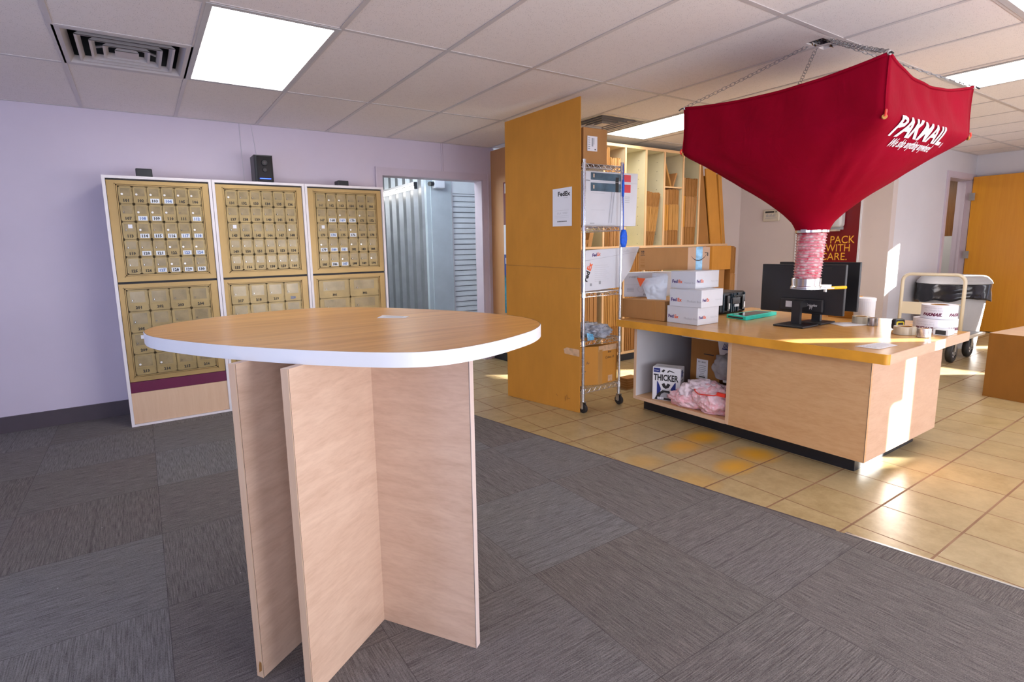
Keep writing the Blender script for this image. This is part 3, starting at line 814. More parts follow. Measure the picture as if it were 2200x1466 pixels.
# ================================================================= STANDING TABLE
ZT = 1.017
t = thing('standing_table', 'tall maple standing table with a rounded wood grain top and white edge', 'table', (0.55, 1.8, 0.004))
ol = [(-0.009, 2.146), (-0.004, 2.245), (0.045, 2.345), (0.160, 2.440), (0.36, 2.525), (0.60, 2.560), (0.80, 2.480), (0.93, 2.33), (1.037, 2.151), (1.130, 1.955), (1.190, 1.760), (1.208, 1.606), (1.186, 1.497), (1.139, 1.412), (1.053, 1.334), (0.957, 1.281), (0.819, 1.227), (0.700, 1.205), (0.610, 1.215), (0.53, 1.262), (0.44, 1.350), (0.34, 1.467), (0.183, 1.688), (0.075, 1.881), (0.011, 2.032)]
def smooth_loop(P, k=5):
    n = len(P); out = []
    for i in range(n):
        p0, p1, p2, p3 = P[i-1], P[i], P[(i+1) % n], P[(i+2) % n]
        for j in range(k):
            u = j/k
            out.append(tuple(0.5*((2*p1[c])+(-p0[c]+p2[c])*u+(2*p0[c]-5*p1[c]+4*p2[c]-p3[c])*u*u+(-p0[c]+3*p1[c]-3*p2[c]+p3[c])*u**3) for c in (0, 1)))
    return out
def relax(P, it=3):
    for _ in range(it): P = [tuple((P[i-1][c]+2*P[i][c]+P[(i+1) % len(P)][c])/4 for c in (0, 1)) for i in range(len(P))]
    return P
lp = smooth_loop(ol, 8)[::-1]
ctr = (sum(p[0] for p in lp)/len(lp), sum(p[1] for p in lp)/len(lp))
ins = lambda k: [(ctr[0]+(p[0]-ctr[0])*(1-k), ctr[1]+(p[1]-ctr[1])*(1-k)) for p in lp]
m = MB(); m.prism(ins(0.004), ZT-0.039, ZT, M['oak_top']); build(m, 'tabletop', t)
m = MB(); n = len(lp); o0 = ins(0.0); i0 = ins(0.0045)
vs = [(p[0], p[1], ZT-0.040) for p in o0]+[(p[0], p[1], ZT-0.0015) for p in o0]+[(p[0], p[1], ZT+0.0002) for p in ins(0.002)]+[(p[0], p[1], ZT-0.0005) for p in i0]+[(p[0], p[1], ZT-0.040) for p in i0]
m.add(vs, [(k*n+i, k*n+(i+1) % n, (k+1)*n+(i+1) % n, (k+1)*n+i) for k in range(4) for i in range(n)]+[(4*n+i, 4*n+(i+1) % n, (i+1) % n, i) for i in range(n)], M['edge_white'])
build(m, 'edge_band', t, smooth=False)
m = MB()
ov = [(p[0], p[1], ZT+0.0004) for p in ins(0.0022)]+[(p[0], p[1], ZT+0.0004) for p in ins(0.0046)]
m.add(ov, [(i, (i+1) % n, n+(i+1) % n, n+i) for i in range(n)], M['dark_line']); build(m, 'edge_seam', t)
dv = Vector((0.547, -0.838, 0)); du = Vector((0.838, 0.547, 0))
def slab(name, p0, d, length, th, mat_face, mat_edge):
    """vertical slab from p0 along d, thickness th on the left side of d, with edge banding at its end"""
    d = Vector(d).normalized(); nn = Vector((-d.y, d.x, 0)); p0 = Vector((*p0, 0))
    z0, z1 = 0.005, ZT-0.040
    Mx = Matrix(((d.x, nn.x, 0, p0.x), (d.y, nn.y, 0, p0.y), (0, 0, 1, 0), (0, 0, 0, 1)))
    m2 = MB(); m2.box(0, length-0.002, 0, th, z0, z1, mat_face, Mx); m2.box(length-0.002, length, 0, th, z0, z1, mat_edge, Mx)
    m2.box(length-0.0028, length-0.0018, -0.0004, th+0.0004, z0, z1, M['dark_line'], Mx)
    return build(m2, name, t)
M['maple_leg'] = wood('maple_leg_laminate', (0.75, 0.54, 0.395), (0.58, 0.38, 0.26), 'H', 24, 0.2, 0.42, amt=0.9)
M['leg_end'] = wood('leg_end_band', (0.74, 0.60, 0.54), (0.66, 0.50, 0.43), 'Z', 20, 0.08, 0.4, amt=0.5)
ic = Vector((0.599, 1.616, 0))
# spine panel, running from the right end back under the top
s_end = ic + dv*0.355
slab('leg_panel', (s_end-dv*0.90)[:2], dv, 0.90, 0.025, M['maple_leg'], M['leg_end'])
# two fins towards the camera
slab('leg_panel', (ic-dv*0.025)[:2], -du, 0.358, 0.025, M['maple_leg'], M['maple_edge'])
p2 = ic - dv*0.217
slab('leg_panel', p2[:2], -du, 0.358, 0.025, M['maple_leg'], M['maple_edge'])
m = MB(); cq = p2-du*0.3586+dv*0.013; m.add([cq+dv*a_-du*0.0003+Vector((0, 0, z_)) for a_, z_ in ((-0.002, 0.02), (0.009, 0.03), (0.010, 0.055), (0.003, 0.06), (-0.001, 0.045))], [(0, 1, 2, 3, 4)], M['card_d']); build(m, 'chipped_spot', t)
for q in (0.10, 0.30):
    pp = ic - dv*q + du*0.025
    slab('leg_panel', pp[:2], du, 0.33, 0.025, M['maple_leg'], M['maple_edge'])
m = MB(); m.prism([(0.765, 1.967), (0.853, 1.893), (0.886, 1.927), (0.815, 2.035)], ZT+0.0005, ZT+0.0012, M['paper'])
for k in range(3):
    m.prism([(0.79+k*.012, 1.967+k*.014), (0.85+k*.010, 1.915+k*.014), (0.852+k*.010, 1.918+k*.014), (0.792+k*.012, 1.970+k*.014)], ZT+0.0012, ZT+0.0014, M['grey_print'])
single(m, 'paper_sticker', 'small white paper sticker lying on the standing table top', 'sticker', (0.83, 1.95, ZT))

# ================================================================= HOPPER
HC = (3.432, 1.660)
def interp(tab, z):
    for (za, va), (zb, vb) in zip(tab, tab[1:]):
        if za >= z >= zb:
            u = (za-z)/(za-zb); return va+(vb-va)*u
    return tab[0][1] if z > tab[0][0] else tab[-1][1]
HT = [(2.10, .533), (2.02, .530), (1.93, .530), (1.83, .535), (1.81, .525), (1.76, .494), (1.70, .444), (1.62, .363), (1.55, .277), (1.49, .208), (1.44, .153), (1.39, .108), (1.35, .088), (1.325, .083)]
WT = [(2.10, 0), (1.84, 0.0), (1.81, .05), (1.76, .25), (1.70, .45), (1.62, .65), (1.55, .78), (1.49, .88), (1.44, .95), (1.38, 1), (1.32, 1)]
BT = [(2.10, .055), (1.97, .035), (1.84, -.01), (1.70, -.03), (1.5, .0), (1.32, 0)]
def rim(side, u): return 2.10-(0.062 if side == 0 else 0.038)*(1-u*u)
def bagp(side, u, z):
    """point on the cloth: side 0 faces -y, 1 +x, 2 +y, 3 -x; u -1..1 along the side; z height"""
    h = interp(HT, z); w_ = interp(WT, z); b = interp(BT, z)
    sx, sy = h*u, -h*(1-b*(1-u*u))
    a = u*math.pi/4; r = h*1.0
    cxp, cyp = r*math.sin(a), -r*math.cos(a)
    x = sx*(1-w_)+cxp*w_; y = sy*(1-w_)+cyp*w_
    # folds fanning down from the lower corner
    if z < 1.86:
        k = (1.86-z)/0.53; q = max(0.0, 1-abs(abs(u)-0.86)/0.5)
        f = 0.012*math.sin(15*abs(u)+9*k)*q*max(0.0, math.sin(math.pi*min(1, k*1.5)))
        g_ = 1+f/max(0.08, math.hypot(x, y)); x *= g_; y *= g_
    else:
        k = (z-1.86)/0.24; f = 0.005*math.cos(4.5*math.pi*u+3*k)*math.sin(math.pi*k)*(1-u*u)**0.5 if abs(u) < 1 else 0.0
        y -= f
    for _ in range(side): x, y = -y, x
    return Vector((HC[0]+x, HC[1]+y, z))
t = thing('packing_peanut_hopper', 'large dark red cloth packing peanut hopper hanging on chains over the counter', 'hopper', (HC[0], HC[1], 1.0))
m = MB(); NU, NZ = 26, 44
for side in range(4):
    vs = []
    for j in range(NZ+1):
        for i in range(NU+1):
            u = -1+2*i/NU; zt = rim(side, u)
            s = (j/NZ); z = zt+(1.325-zt)*s
            vs.append(bagp(side, u, z))
    m.add(vs, [(j*(NU+1)+i, (j+1)*(NU+1)+i, (j+1)*(NU+1)+i+1, j*(NU+1)+i+1) for j in range(NZ) for i in range(NU)], M['cloth'])
bag = build(m, 'cloth_bag', t, smooth=True)
bm = bmesh.new(); bm.from_mesh(bag.data); bmesh.ops.remove_doubles(bm, verts=bm.verts[:], dist=0.0015); bm.to_mesh(bag.data); bm.free()
bag.data.polygons.foreach_set('use_smooth', [True]*len(bag.data.polygons))
so = bag.modifiers.new('thickness', 'SOLIDIFY'); so.thickness = 0.003; so.offset = 0
# stitched hem along the rim and seams down the corners
for side in range(4):
    m = MB(); P = []
    for i in range(27):
        u = -1+2*i/26; P.append(bagp(side, u, rim(side, u)))
    m.tube(P, 0.0075, M['cloth'], 8); build(m, 'rim_hem', t, smooth=True)
    m = MB(); m.tube([bagp(side, -1, z)*1.0 for z in [2.10-0.03*k for k in range(10)]], 0.003, M['cloth'], 6); build(m, 'corner_seam', t, smooth=True)
corners = [bagp(s, -1, 2.10) for s in range(4)]
low = [bagp(s, -1, 1.828) for s in range(4)]
def chain_mesh(p0, p1, sag=0.0, L=0.034, r=0.0015):
    m = MB(); p0 = Vector(p0); p1 = Vector(p1); D = (p1-p0).length; n = max(2, int(D/(L*0.74)))
    pts = []
    for i in range(n+1):
        u = i/n; p = p0.lerp(p1, u); p.z -= sag*4*u*(1-u); pts.append(p)
    for i in range(n):
        c = (pts[i]+pts[i+1])/2; d = (pts[i+1]-pts[i]).normalized()
        a = d.cross(Vector((0, 0, 1)))
        a = a.normalized() if a.length > 0.01 else Vector((1, 0, 0)); b = d.cross(a)
        if i % 2: a, b = b, a
        ca, cb = math.cos(0.5), math.sin(0.5); a, b = a*ca+b*cb, b*ca-a*cb
        ring = []
        for k in range(12):
            q = 2*math.pi*k/12
            ring.append(c+d*math.cos(q)*L*0.5+a*math.sin(q)*L*0.27)
        m.tube(ring, r, M['chain'], 5, closed=True)
    return m
M['chain'] = plain('chain_steel', (0.33, 0.34, 0.36), 0.35, 0.9, var=0.1)
top = Vector((3.395, 1.655, 2.42))
for i, c in enumerate(corners):
    build(chain_mesh(top+Vector((0.012*(i % 2), 0.006*i, 0)), c+Vector((0, 0, 0.002)), 0.004), 'chain', t)
build(chain_mesh(top+Vector((0.03, -0.012, -0.01)), corners[0]+Vector((0.012, 0.012, 0.012)), 0.010), 'chain', t)
# metal rods of the frame corners (hooks) and red clips
for i, (c, lw) in enumerate(zip(corners, low)):
    dd = (c-Vector((HC[0], HC[1], c.z))).normalized()
    m = MB(); m.tube([c-dd*0.02, c+dd*0.012, c+dd*0.03+Vector((0, 0, -0.012))], 0.004, M['black'], 8); m.cyl(c-dd*0.006, c+dd*0.004, 0.011, M['steel'], 12); build(m, 'corner_hook', t)
    m = MB(); m.cyl(lw+dd*0.0, lw+dd*0.008, 0.011, M['card_e'], 16); m.tube([lw+dd*0.010+Vector((0, 0, 0.0)), lw+dd*0.016+Vector((0.002, 0.002, 0.015)), lw+dd*0.012+Vector((0.006, 0.002, 0.03))], 0.005, M['redtie'], 6); build(m, 'corner_clip', t, label='red tied rubber ring')
# frame rods inside the hems
m = MB()
for i in range(4): m.cyl(Vector((HC[0], HC[1], 2.085))+(corners[i]-Vector((HC[0], HC[1], 2.1)))*0.985, Vector((HC[0], HC[1], 2.085)), 0.006, M['steel'], 8)
build(m, 'frame_rod', t)
# lettering on the face towards the assumed windows
def onface(x0, z0, slope=0.0, off=0.0075):
    def fn(p):
        x = x0+p.x; z = z0+p.y+slope*p.x
        h = interp(HT, z); u = max(-1, min(1, (x-HC[0])/h))
        q = bagp(0, u, z); return Vector((x, q.y-off, z))
    return fn
m = MB()
def fit(s, width, size, bold, shear, f, mat, ys=1.0):
    vs, fs = text_mesh(s, size, bold, shear, 'LEFT', 2); a_ = min(v.x for v in vs); b_ = max(v.x for v in vs)
    bm = bmesh.new(); vv = [bm.verts.new(((v.x-a_)*width/(b_-a_), v.y*ys, 0)) for v in vs]
    for q in fs:
        try: bm.faces.new([vv[i] for i in q])
        except ValueError: pass
    for _ in range(4):
        long_ = [e_ for e_ in bm.edges if e_.calc_length() > 0.012]
        if not long_: break
        bmesh.ops.subdivide_edges(bm, edges=long_, cuts=1); bmesh.ops.triangulate(bm, faces=bm.faces[:])
    bm.verts.index_update()
    m.add([f(v.co) for v in bm.verts], [tuple(v.index for v in q.verts) for q in bm.faces], mat); bm.free()
fit('PAK', 0.265, 0.112, 0.032, 0.12, onface(3.055, 1.772), M['white_print'])
fit('MAIL', 0.315, 0.112, 0.022, 0.12, onface(3.322, 1.769), M['white_print'])
fit('®', 0.02, 0.03, 0, 0, onface(3.655, 1.760), M['white_print'])
build(m, 'lettering', t, label='white slanted lettering PAK MAIL')
m = MB(); fit('We ship anything anywhere!', 0.44, 0.044, 0.02, 0.12, onface(3.135, 1.732, off=0.0075), M['white_print'])
build(m, 'slogan', t, label='white slogan We ship anything anywhere!')
# neck clamp, hose, outlet
m = MB(); m.lathe([(0.086, 1.352), (0.089, 1.350), (0.089, 1.330), (0.086, 1.328)], HC, M['chrome'], 40, caps=False); m.box(HC[0]-0.105, HC[0]-0.085, HC[1]-0.015, HC[1]+0.015, 1.331, 1.349, M['steel'])
build(m, 'hose_clamp', t, smooth=False)
HX = lambda z: (HC[0]-0.012*(1.33-z)/0.3, HC[1]+0.008*(1.33-z)/0.3)
prof = []; k = 17
m = MB(); n = 40; vs = []; rows = 0
zz = 1.332
for i in range(k*4+1):
    z = 1.332-(1.332-1.052)*i/(k*4); r = 0.080-0.006*(i/(k*4)) - (0.0035 if i % 4 in (1, 3) else (0.0048 if i % 4 == 2 else 0))
    c = HX(z); vs += [(c[0]+r*math.cos(2*math.pi*j/n), c[1]+r*math.sin(2*math.pi*j/n), z) for j in range(n)]; rows += 1
m.add(vs, [(i*n+j, (i+1)*n+j, (i+1)*n+(j+1) % n, i*n+(j+1) % n) for i in range(rows-1) for j in range(n)], M['hose'])
build(m, 'hose', t, smooth=True, label='ribbed clear hose full of pink peanuts')
for i in range(k+1):
    z = 1.332-(1.332-1.052)*i/k; c = HX(z); r = 0.0805-0.006*i/k
    m = MB(); m.tube([(c[0]+r*math.cos(2*math.pi*j/36), c[1]+r*math.sin(2*math.pi*j/36), z+0.002*math.sin(2*math.pi*j/36)) for j in range(36)], 0.0018, M['hose_rib'], 6, closed=True)
    build(m, 'hose_rib', t, smooth=True)
c = HX(1.03)
m = MB(); m.lathe([(0.0775, 1.058), (0.080, 1.055), (0.078, 1.012), (0.084, 1.008), (0.084, 1.000), (0.070, 1.000)], c, M['chrome'], 40, caps=False); build(m, 'outlet_collar', t)
rr = Vector((0.84, -0.54, 0)).normalized(); pp = Vector((0.54, 0.84, 0)).normalized(); cv = Vector((c[0], c[1], 0))
Mg = Matrix(((rr.x, pp.x, 0, c[0]), (rr.y, pp.y, 0, c[1]), (0, 0, 1, 0), (0, 0, 0, 1)))
m = MB(); m.prism([(-0.085*math.cos(a), 0.085*math.sin(a)) for a in [math.pi*(0.5+i/12) if False else -math.pi/2+math.pi*i/12 for i in range(13)]][::-1]+[(0.15, -0.035), (0.15, 0.035)][::1], 0.992, 0.998, M['steel'], Mg)
m.box(0.075, 0.135, -0.03, 0.03, 0.996, 1.016, M['steel'], Mg); m.box(0.115, 0.122, -0.01, 0.01, 0.97, 0.992, M['steel'], Mg); build(m, 'slide_gate', t)
m = MB(); m.tube([Mg @ Vector((0.135, 0, 0.993)), Mg @ Vector((0.16, 0, 0.994)), Mg @ Vector((0.245, 0, 0.995))], 0.010, M['yellow'], 12)
build(m, 'handle', t, smooth=True, label='yellow rubber grip')

# ================================================================= COUNTER
X0, X1, Y0, Y1 = 3.147, 4.12, 1.183, 2.762
t = thing('packing_counter', 'low maple packing counter with orange edged worktop and open bay', 'counter', ((X0+X1)/2, 2.0, 0))
m = MB(); m.box(X0+0.10, X1-0.07, Y0+0.08, Y1-0.02, 0.0, 0.10, M['black_vinyl']); build(m, 'toe_kick', t)
m = MB(); m.box(X0, X0+0.02, Y0+0.0, 1.965, 0.10, 0.655, M['maple_y']); m.box(X0-0.0004, X0+0.001, Y0-0.0002, Y0+0.002, 0.10, 0.655, M['dark_line']); build(m, 'front_panel', t)
m = MB(); m.box(X0+0.02, X1, Y0, Y0+0.02, 0.10, 0.655, M['maple']); build(m, 'end_panel', t)
m = MB(); m.box(X0+0.002, X1, Y1-0.02, Y1, 0.10, 0.655, M['cream_in']); m.box(X0-0.001, X0+0.003, Y1-0.021, Y1+0.001, 0.10, 0.655, M['maple_edge']); build(m, 'side_panel', t)
m = MB(); m.box(X0+0.002, X1, 1.965, 1.985, 0.10, 0.655, M['cream_in']); m.box(X0-0.001, X0+0.003, 1.963, 1.987, 0.10, 0.655, M['maple_edge']); build(m, 'divider', t)
m = MB(); m.box(X0+0.002, X1, 1.985, Y1-0.02, 0.10, 0.122, M['maple_y']); m.box(X0-0.001, X0+0.003, 1.988, Y1-0.0215, 0.098, 0.124, M['maple_edge']); build(m, 'bottom_shelf', t)
m = MB(); m.box(3.86, 3.875, 1.985, Y1-0.02, 0.12, 0.655, M['cream_in']); m.box(X1-0.015, X1, Y0+0.02, Y1-0.02, 0.10, 0.655, M['maple']); build(m, 'back_panel', t)
m = MB(); rc = 0.022; arc = [(3.103+rc-rc*math.cos(a), 1.100+rc-rc*math.sin(a)) for a in [math.pi/2*i/6 for i in range(7)]]
m.prism([(3.103, 2.905)]+arc+[(4.245, 1.100), (4.245, 2.905)], 0.657, 0.708, M['counter_top'])
build(m, 'worktop', t, bevel=0.002)
m = MB(); arc2 = [(3.0985+rc-rc*math.cos(a), 1.0955+rc-rc*math.sin(a)) for a in [math.pi/2*i/6 for i in range(7)]]
o = [(3.0985, 2.905)]+arc2; i_ = [(3.1035, 2.905)]+[(p[0]+0.004, p[1]+0.004) for p in arc2]
m.prism(o+i_[::-1], 0.655, 0.7085, M['counter_edge']); build(m, 'edge_strip', t, label='orange edge strip')
m = MB(); m.box(3.12, 4.245, 1.096, 1.1005, 0.655, 0.7085, M['maple']); build(m, 'edge_strip', t, label='pale edge strip')
TZ = 0.709
m = MB(); m.box(4.262, 4.62, 1.45, 2.72, 0.66, 0.70, M['counter_top'])
for x in (4.28, 4.60):
    for y in (1.47, 2.70): m.box(x-0.015, x+0.015, y-0.015, y+0.015, 0, 0.66, M['maple_edge'])
tt = thing('side_table', 'narrow table standing behind the packing counter under the white canister', 'table', (4.44, 2.1, 0)); build(m, 'tabletop', tt)

def carton(name, label, cat, near, ax, dx, ay, dy, z0, z1, mat, group=None, bevel=0.0025, matt=None):
    """box with one corner at near, edges along ax (length dx) and ay (length dy)"""
    ax = Vector((*ax, 0)).normalized(); ay = Vector((*ay, 0)).normalized(); n0 = Vector((*near, 0))
    Mx = Matrix(((ax.x, ay.x, 0, n0.x), (ax.y, ay.y, 0, n0.y), (0, 0, 1, 0), (0, 0, 0, 1)))
    m = MB(); m.box(0, dx, 0, dy, z0, z1, mat, Mx)
    c = n0+ax*dx/2+ay*dy/2
    tg = thing(name, label, cat, (c.x, c.y, z0), group)
    build(m, 'carton', tg, bevel=bevel)
    return tg, ax, ay, n0, Mx

# three white courier boxes
def fedex(m, M0, size, second=True, w=1.0):
    m.text('Fed', M0, size, M['purple'], bold=0.03)
    m.text('Ex', M0 @ Matrix.Translation((size*1.62, 0, 0)), size, M['orange'], bold=0.03)
boxes = [((3.262, 2.300), (3.268, 2.564), 0.235, TZ, 0.833, 'bottom'), ((3.262, 2.276), (3.255, 2.535), 0.26, 0.8335, 0.958, 'middle'), ((3.335, 2.380), (3.337, 2.592), 0.272, 0.9585, 1.083, 'top')]
for nr, lf_, rt, z0, z1, pos in boxes:
    nr = Vector(nr); al = (Vector(lf_)-nr); ar = Vector((-al.y, al.x)).normalized()*-1 if False else Vector((al.y, -al.x)).normalized()
    dl = al.length; dr = rt
    al.normalize()
    tg, ax, ay, n0, Mx = carton('courier_box', 'white courier Medium Box, %s one of the three stacked on the packing counter' % pos, 'box', nr, ar, dr, al, dl, z0, z1, M['carton_white'], 'white courier boxes stacked on the counter')
    m = MB(); h = z1-z0
    # face towards the camera: runs from left corner to near corner
    A = n0+ay*dl-ax*0.0012
    Ml = frame_M((A.x, A.y, z0+h*0.30), (-ay.x, -ay.y, 0), (0, 0, 1))
    m2 = Ml @ Matrix.Translation((0.012, 0, 0)); fedex(m, m2, 0.034)
    m.text('Medium Box', Ml @ Matrix.Translation((dl*0.56, -0.002, 0)), 0.086*dl, M['lgrey_print'])
    build(m, 'print', tg); m = MB()
    B = n0-ay*0.0012
    Mr = frame_M((B.x, B.y, z0+h*0.30), (ax.x, ax.y, 0), (0, 0, 1))
    fedex(m, Mr @ Matrix.Translation((0.012, 0.006, 0)), 0.030); m.text('Medium Box', Mr @ Matrix.Translation((dr-0.095, 0.006, 0)), 0.016, M['lgrey_print'])
    build(m, 'print', tg)
    m = MB(); m.box(-0.0006, dr, dl*0.0, dl+0.0006, z1-0.0015, z1+0.0002, M['lgrey_print'], Mx); m.box(0.002, dr-0.002, 0.002, dl-0.002, z1-0.001, z1+0.0005, M['carton_white'], Mx); build(m, 'lid_flap', tg)

# amazon style long box on top
tg, ax, ay, n0, Mx = carton('shipping_box', 'long brown shipping box with blue tape and smile arrow on top of the white boxes', 'box', (3.505, 2.575), (0.74, -0.67), 0.155, (-0.585, 0.81), 0.36, 1.0845, 1.255, M['card'])
m = MB(); m.box(0.0, 0.155, -0.001, 0.0005, 1.0855, 1.254, M['card_pale'], Mx); build(m, 'end_flap', tg, label='paler end flap')
m = MB(); m.box(0.056, 0.102, -0.0022, -0.0008, 1.0850, 1.2556, M['blue_film'], Mx); m.box(0.056, 0.102, -0.001, 0.3, 1.2552, 1.2562, M['blue_film'], Mx); build(m, 'tape', tg, label='shiny blue tape')
m = MB(); P = [(0.020+0.112*i/14, -0.0035, 1.168+0.040*((i/14-0.45)**2)*4-0.014) for i in range(15)]
for i in range(14):
    (xa, ya, za), (xb, yb, zb) = P[i], P[i+1]; w_ = 0.0028*math.sin(math.pi*(i+0.5)/14)+0.0012
    vsq = [Mx @ Vector(q) for q in ((xa, ya, za-w_), (xb, yb, zb-w_), (xb, yb, zb+w_), (xa, ya, za+w_))]; m.add(vsq, [(0, 1, 2, 3)], M['ink'])
xe, ye, ze = P[-1]
m.add([Mx @ Vector(q) for q in ((xe-0.016, ye, ze+0.012), (xe+0.008, ye, ze+0.010), (xe+0.008, ye, ze+0.004), (xe-0.016, ye, ze+0.007))], [(0, 1, 2, 3)], M['ink'])
m.add([Mx @ Vector(q) for q in ((xe+0.003, ye, ze-0.016), (xe+0.009, ye, ze-0.014), (xe+0.009, ye, ze+0.010), (xe+0.003, ye, ze+0.008))], [(0, 1, 2, 3)], M['ink'])
build(m, 'smile_arrow', tg, label='black smile arrow'); m = MB()
def side_mark(yy, z, w_, h_, mat): m.box(-0.0012, 0.0, yy-w_/2, yy+w_/2, z-h_/2, z+h_/2, mat, Mx)
for yy in (0.335, 0.322): side_mark(yy, 1.217, 0.0025, 0.022, M['ink']); m.add([Mx @ Vector(q) for q in ((-0.0012, yy-0.006, 1.226), (-0.0012, yy+0.006, 1.226), (-0.0012, yy, 1.238))], [(0, 1, 2), (0, 2, 1)], M['ink'])
side_mark(0.3285, 1.199, 0.03, 0.003, M['ink'])
for zz in (1.105, 1.118, 1.131, 1.144, 1.157, 1.170): side_mark(0.3285, zz, 0.030, 0.003 if zz not in (1.118,) else 0.012, M['card_d'])
build(m, 'handling_mark', tg)

tg, ax, ay, n0, Mx = carton('brown_box', 'plain brown box lying on the counter end under the white carton', 'box', (3.272, 2.592), (1.0, 0.02), 0.36, (-0.075, 1), 0.39, TZ, 0.858, M['card'])
m = MB()
for yy in (0.0, 0.045, 0.06, 0.075): m.box(-0.0008, 0, yy+0.03, yy+0.033, TZ, 0.858, M['card_e'], Mx)
build(m, 'crease', tg)
tg, ax, ay, n0, Mx = carton('white_box', 'white printed carton standing on the plain brown box behind the poly mailer', 'box', (3.505, 2.880), (1, -0.10), 0.22, (-0.68, 0.75), 0.24, 0.859, 1.060, M['carton_white'])
m = MB(); B = n0+ay*0.24-ax*0.0012
Mf = frame_M((B.x, B.y, 0.859), (-ay.x, -ay.y, 0), (0, 0, 1))
m.text('V-WEFG', Mf @ Matrix.Translation((0.04, 0.155, 0)), 0.020, M['grey_print'], bold=0.02)
m.tube([Mf @ Vector((0.135+0.024*math.cos(2*math.pi*i/20), 0.065+0.026*math.sin(2*math.pi*i/20), 0.0004)) for i in range(20)], 0.0012, M['lgrey_print'], 4, closed=True)
for q in (0, 0.012, 0.024): m.add([Mf @ Vector(p) for p in ((0.025, 0.045+q, 0.0005), (0.08, 0.045+q, 0.0005), (0.08, 0.050+q, 0.0005), (0.025, 0.050+q, 0.0005))], [(0, 1, 2, 3)], M['lgrey_print'])
for q in (0, 0.014): m.add([Mf @ Vector(p) for p in ((0.155+q, 0.012, 0.0005), (0.166+q, 0.012, 0.0005), (0.166+q, 0.028, 0.0005), (0.155+q, 0.028, 0.0005))], [(0, 1, 2, 3)], M['grey_print'])
m.add([Mf @ Vector(p) for p in ((0.01, 0.098, 0.0004), (0.19, 0.098, 0.0004), (0.19, 0.0995, 0.0004), (0.01, 0.0995, 0.0004))], [(0, 1, 2, 3)], M['lgrey_print'])
build(m, 'print', tg)

def blob(name, label, cat, c, r, mat, seed, amp=0.25, flat=None, sub=4, freq=2.2, clampx=None, parent=None, fine=0.0, squash=None):
    bm = bmesh.new(); bmesh.ops.create_icosphere(bm, subdivisions=sub, radius=1.0)
    off = Vector((seed*3.1, seed*1.7, seed*2.3)); c = Vector(c)
    m = MB(); vs = []
    for v in bm.verts:
        p = v.co.copy(); k = 1+amp*noise.noise(p*freq+off)+amp*0.5*noise.noise(p*freq*2.3+off)+fine*noise.noise(p*freq*9+off)
        ridge = 1-abs(noise.noise(p*freq*1.4+off*2)); k += amp*0.5*(ridge-0.8)
        q = c+Vector((p.x*r[0], p.y*r[1], p.z*r[2]))*k
        if flat is not None and q.z < flat: q.z = flat+0.0004*(q.z-flat)
        if squash: q = squash(q)
        vs.append(q)
    bm.verts.index_update()
    m.add(vs, [tuple(v.index for v in f.verts) for f in bm.faces], mat); bm.free()
    if parent is not None: return build(m, name, parent, smooth=True)
    return single(m, name, label, cat, (c.x, c.y, flat if flat is not None else c.z-r[2]), smooth=True)

# crumpled white mailer with an orange flap
t2 = thing('poly_mailer', 'crumpled white poly mailer with an orange corner lying on the brown box', 'mailer', (3.26, 2.68, 0.86))
def patch(m, P, mat, n=18, amp=0.012, seed=0, thick=0.02, fr=1.6):
    """crumpled sheet over a quad P (a b c d) with some belly"""
    a, b, c, d = [Vector(p) for p in P]; nn = (b-a).cross(d-a).normalized()
    for sgn in (1, -1):
        vs = []
        for j in range(n+1):
            for i in range(n+1):
                u, v = i/n, j/n; p = (a*(1-u)+b*u)*(1-v)+(d*(1-u)+c*u)*v
                e = math.sin(math.pi*u)*math.sin(math.pi*v)
                q = Vector((u*3+seed, v*3, seed)); rdg = abs(noise.noise(q*fr))*2+0.6*abs(noise.noise(q*fr*2.3))
                vs.append(p+nn*sgn*(thick*e+amp*e**0.4*(rdg-0.4)))
        f = [(j*(n+1)+i, j*(n+1)+i+1, (j+1)*(n+1)+i+1, (j+1)*(n+1)+i) for j in range(n) for i in range(n)]
        m.add(vs, f if sgn > 0 else [q[::-1] for q in f], mat)
m = MB(); patch(m, [(3.250, 2.735, 0.868), (3.300, 2.602, 0.866), (3.322, 2.606, 1.048), (3.255, 2.815, 1.018)], M['mailer'], n=26, amp=0.012, seed=2.2, thick=0.030, fr=0.8); build(m, 'bag', t2, smooth=True)
m = MB(); m.add([(3.232, 2.826, 1.028), (3.228, 2.742, 1.026), (3.228, 2.789, 0.962), (3.236, 2.826, 1.029), (3.232, 2.742, 1.027), (3.232, 2.789, 0.963)], [(0, 2, 1), (3, 4, 5), (0, 1, 4, 3), (1, 2, 5, 4), (2, 0, 3, 5)], M['orange']); build(m, 'corner_flap', t2, label='orange folded corner')
m = MB(); patch(m, [(3.30, 2.745, 0.99), (3.30, 2.60, 0.995), (3.33, 2.62, 1.062), (3.33, 2.76, 1.064)], M['mailer'], amp=0.006, seed=5, thick=0.012); build(m, 'bag_fold', t2, smooth=True)

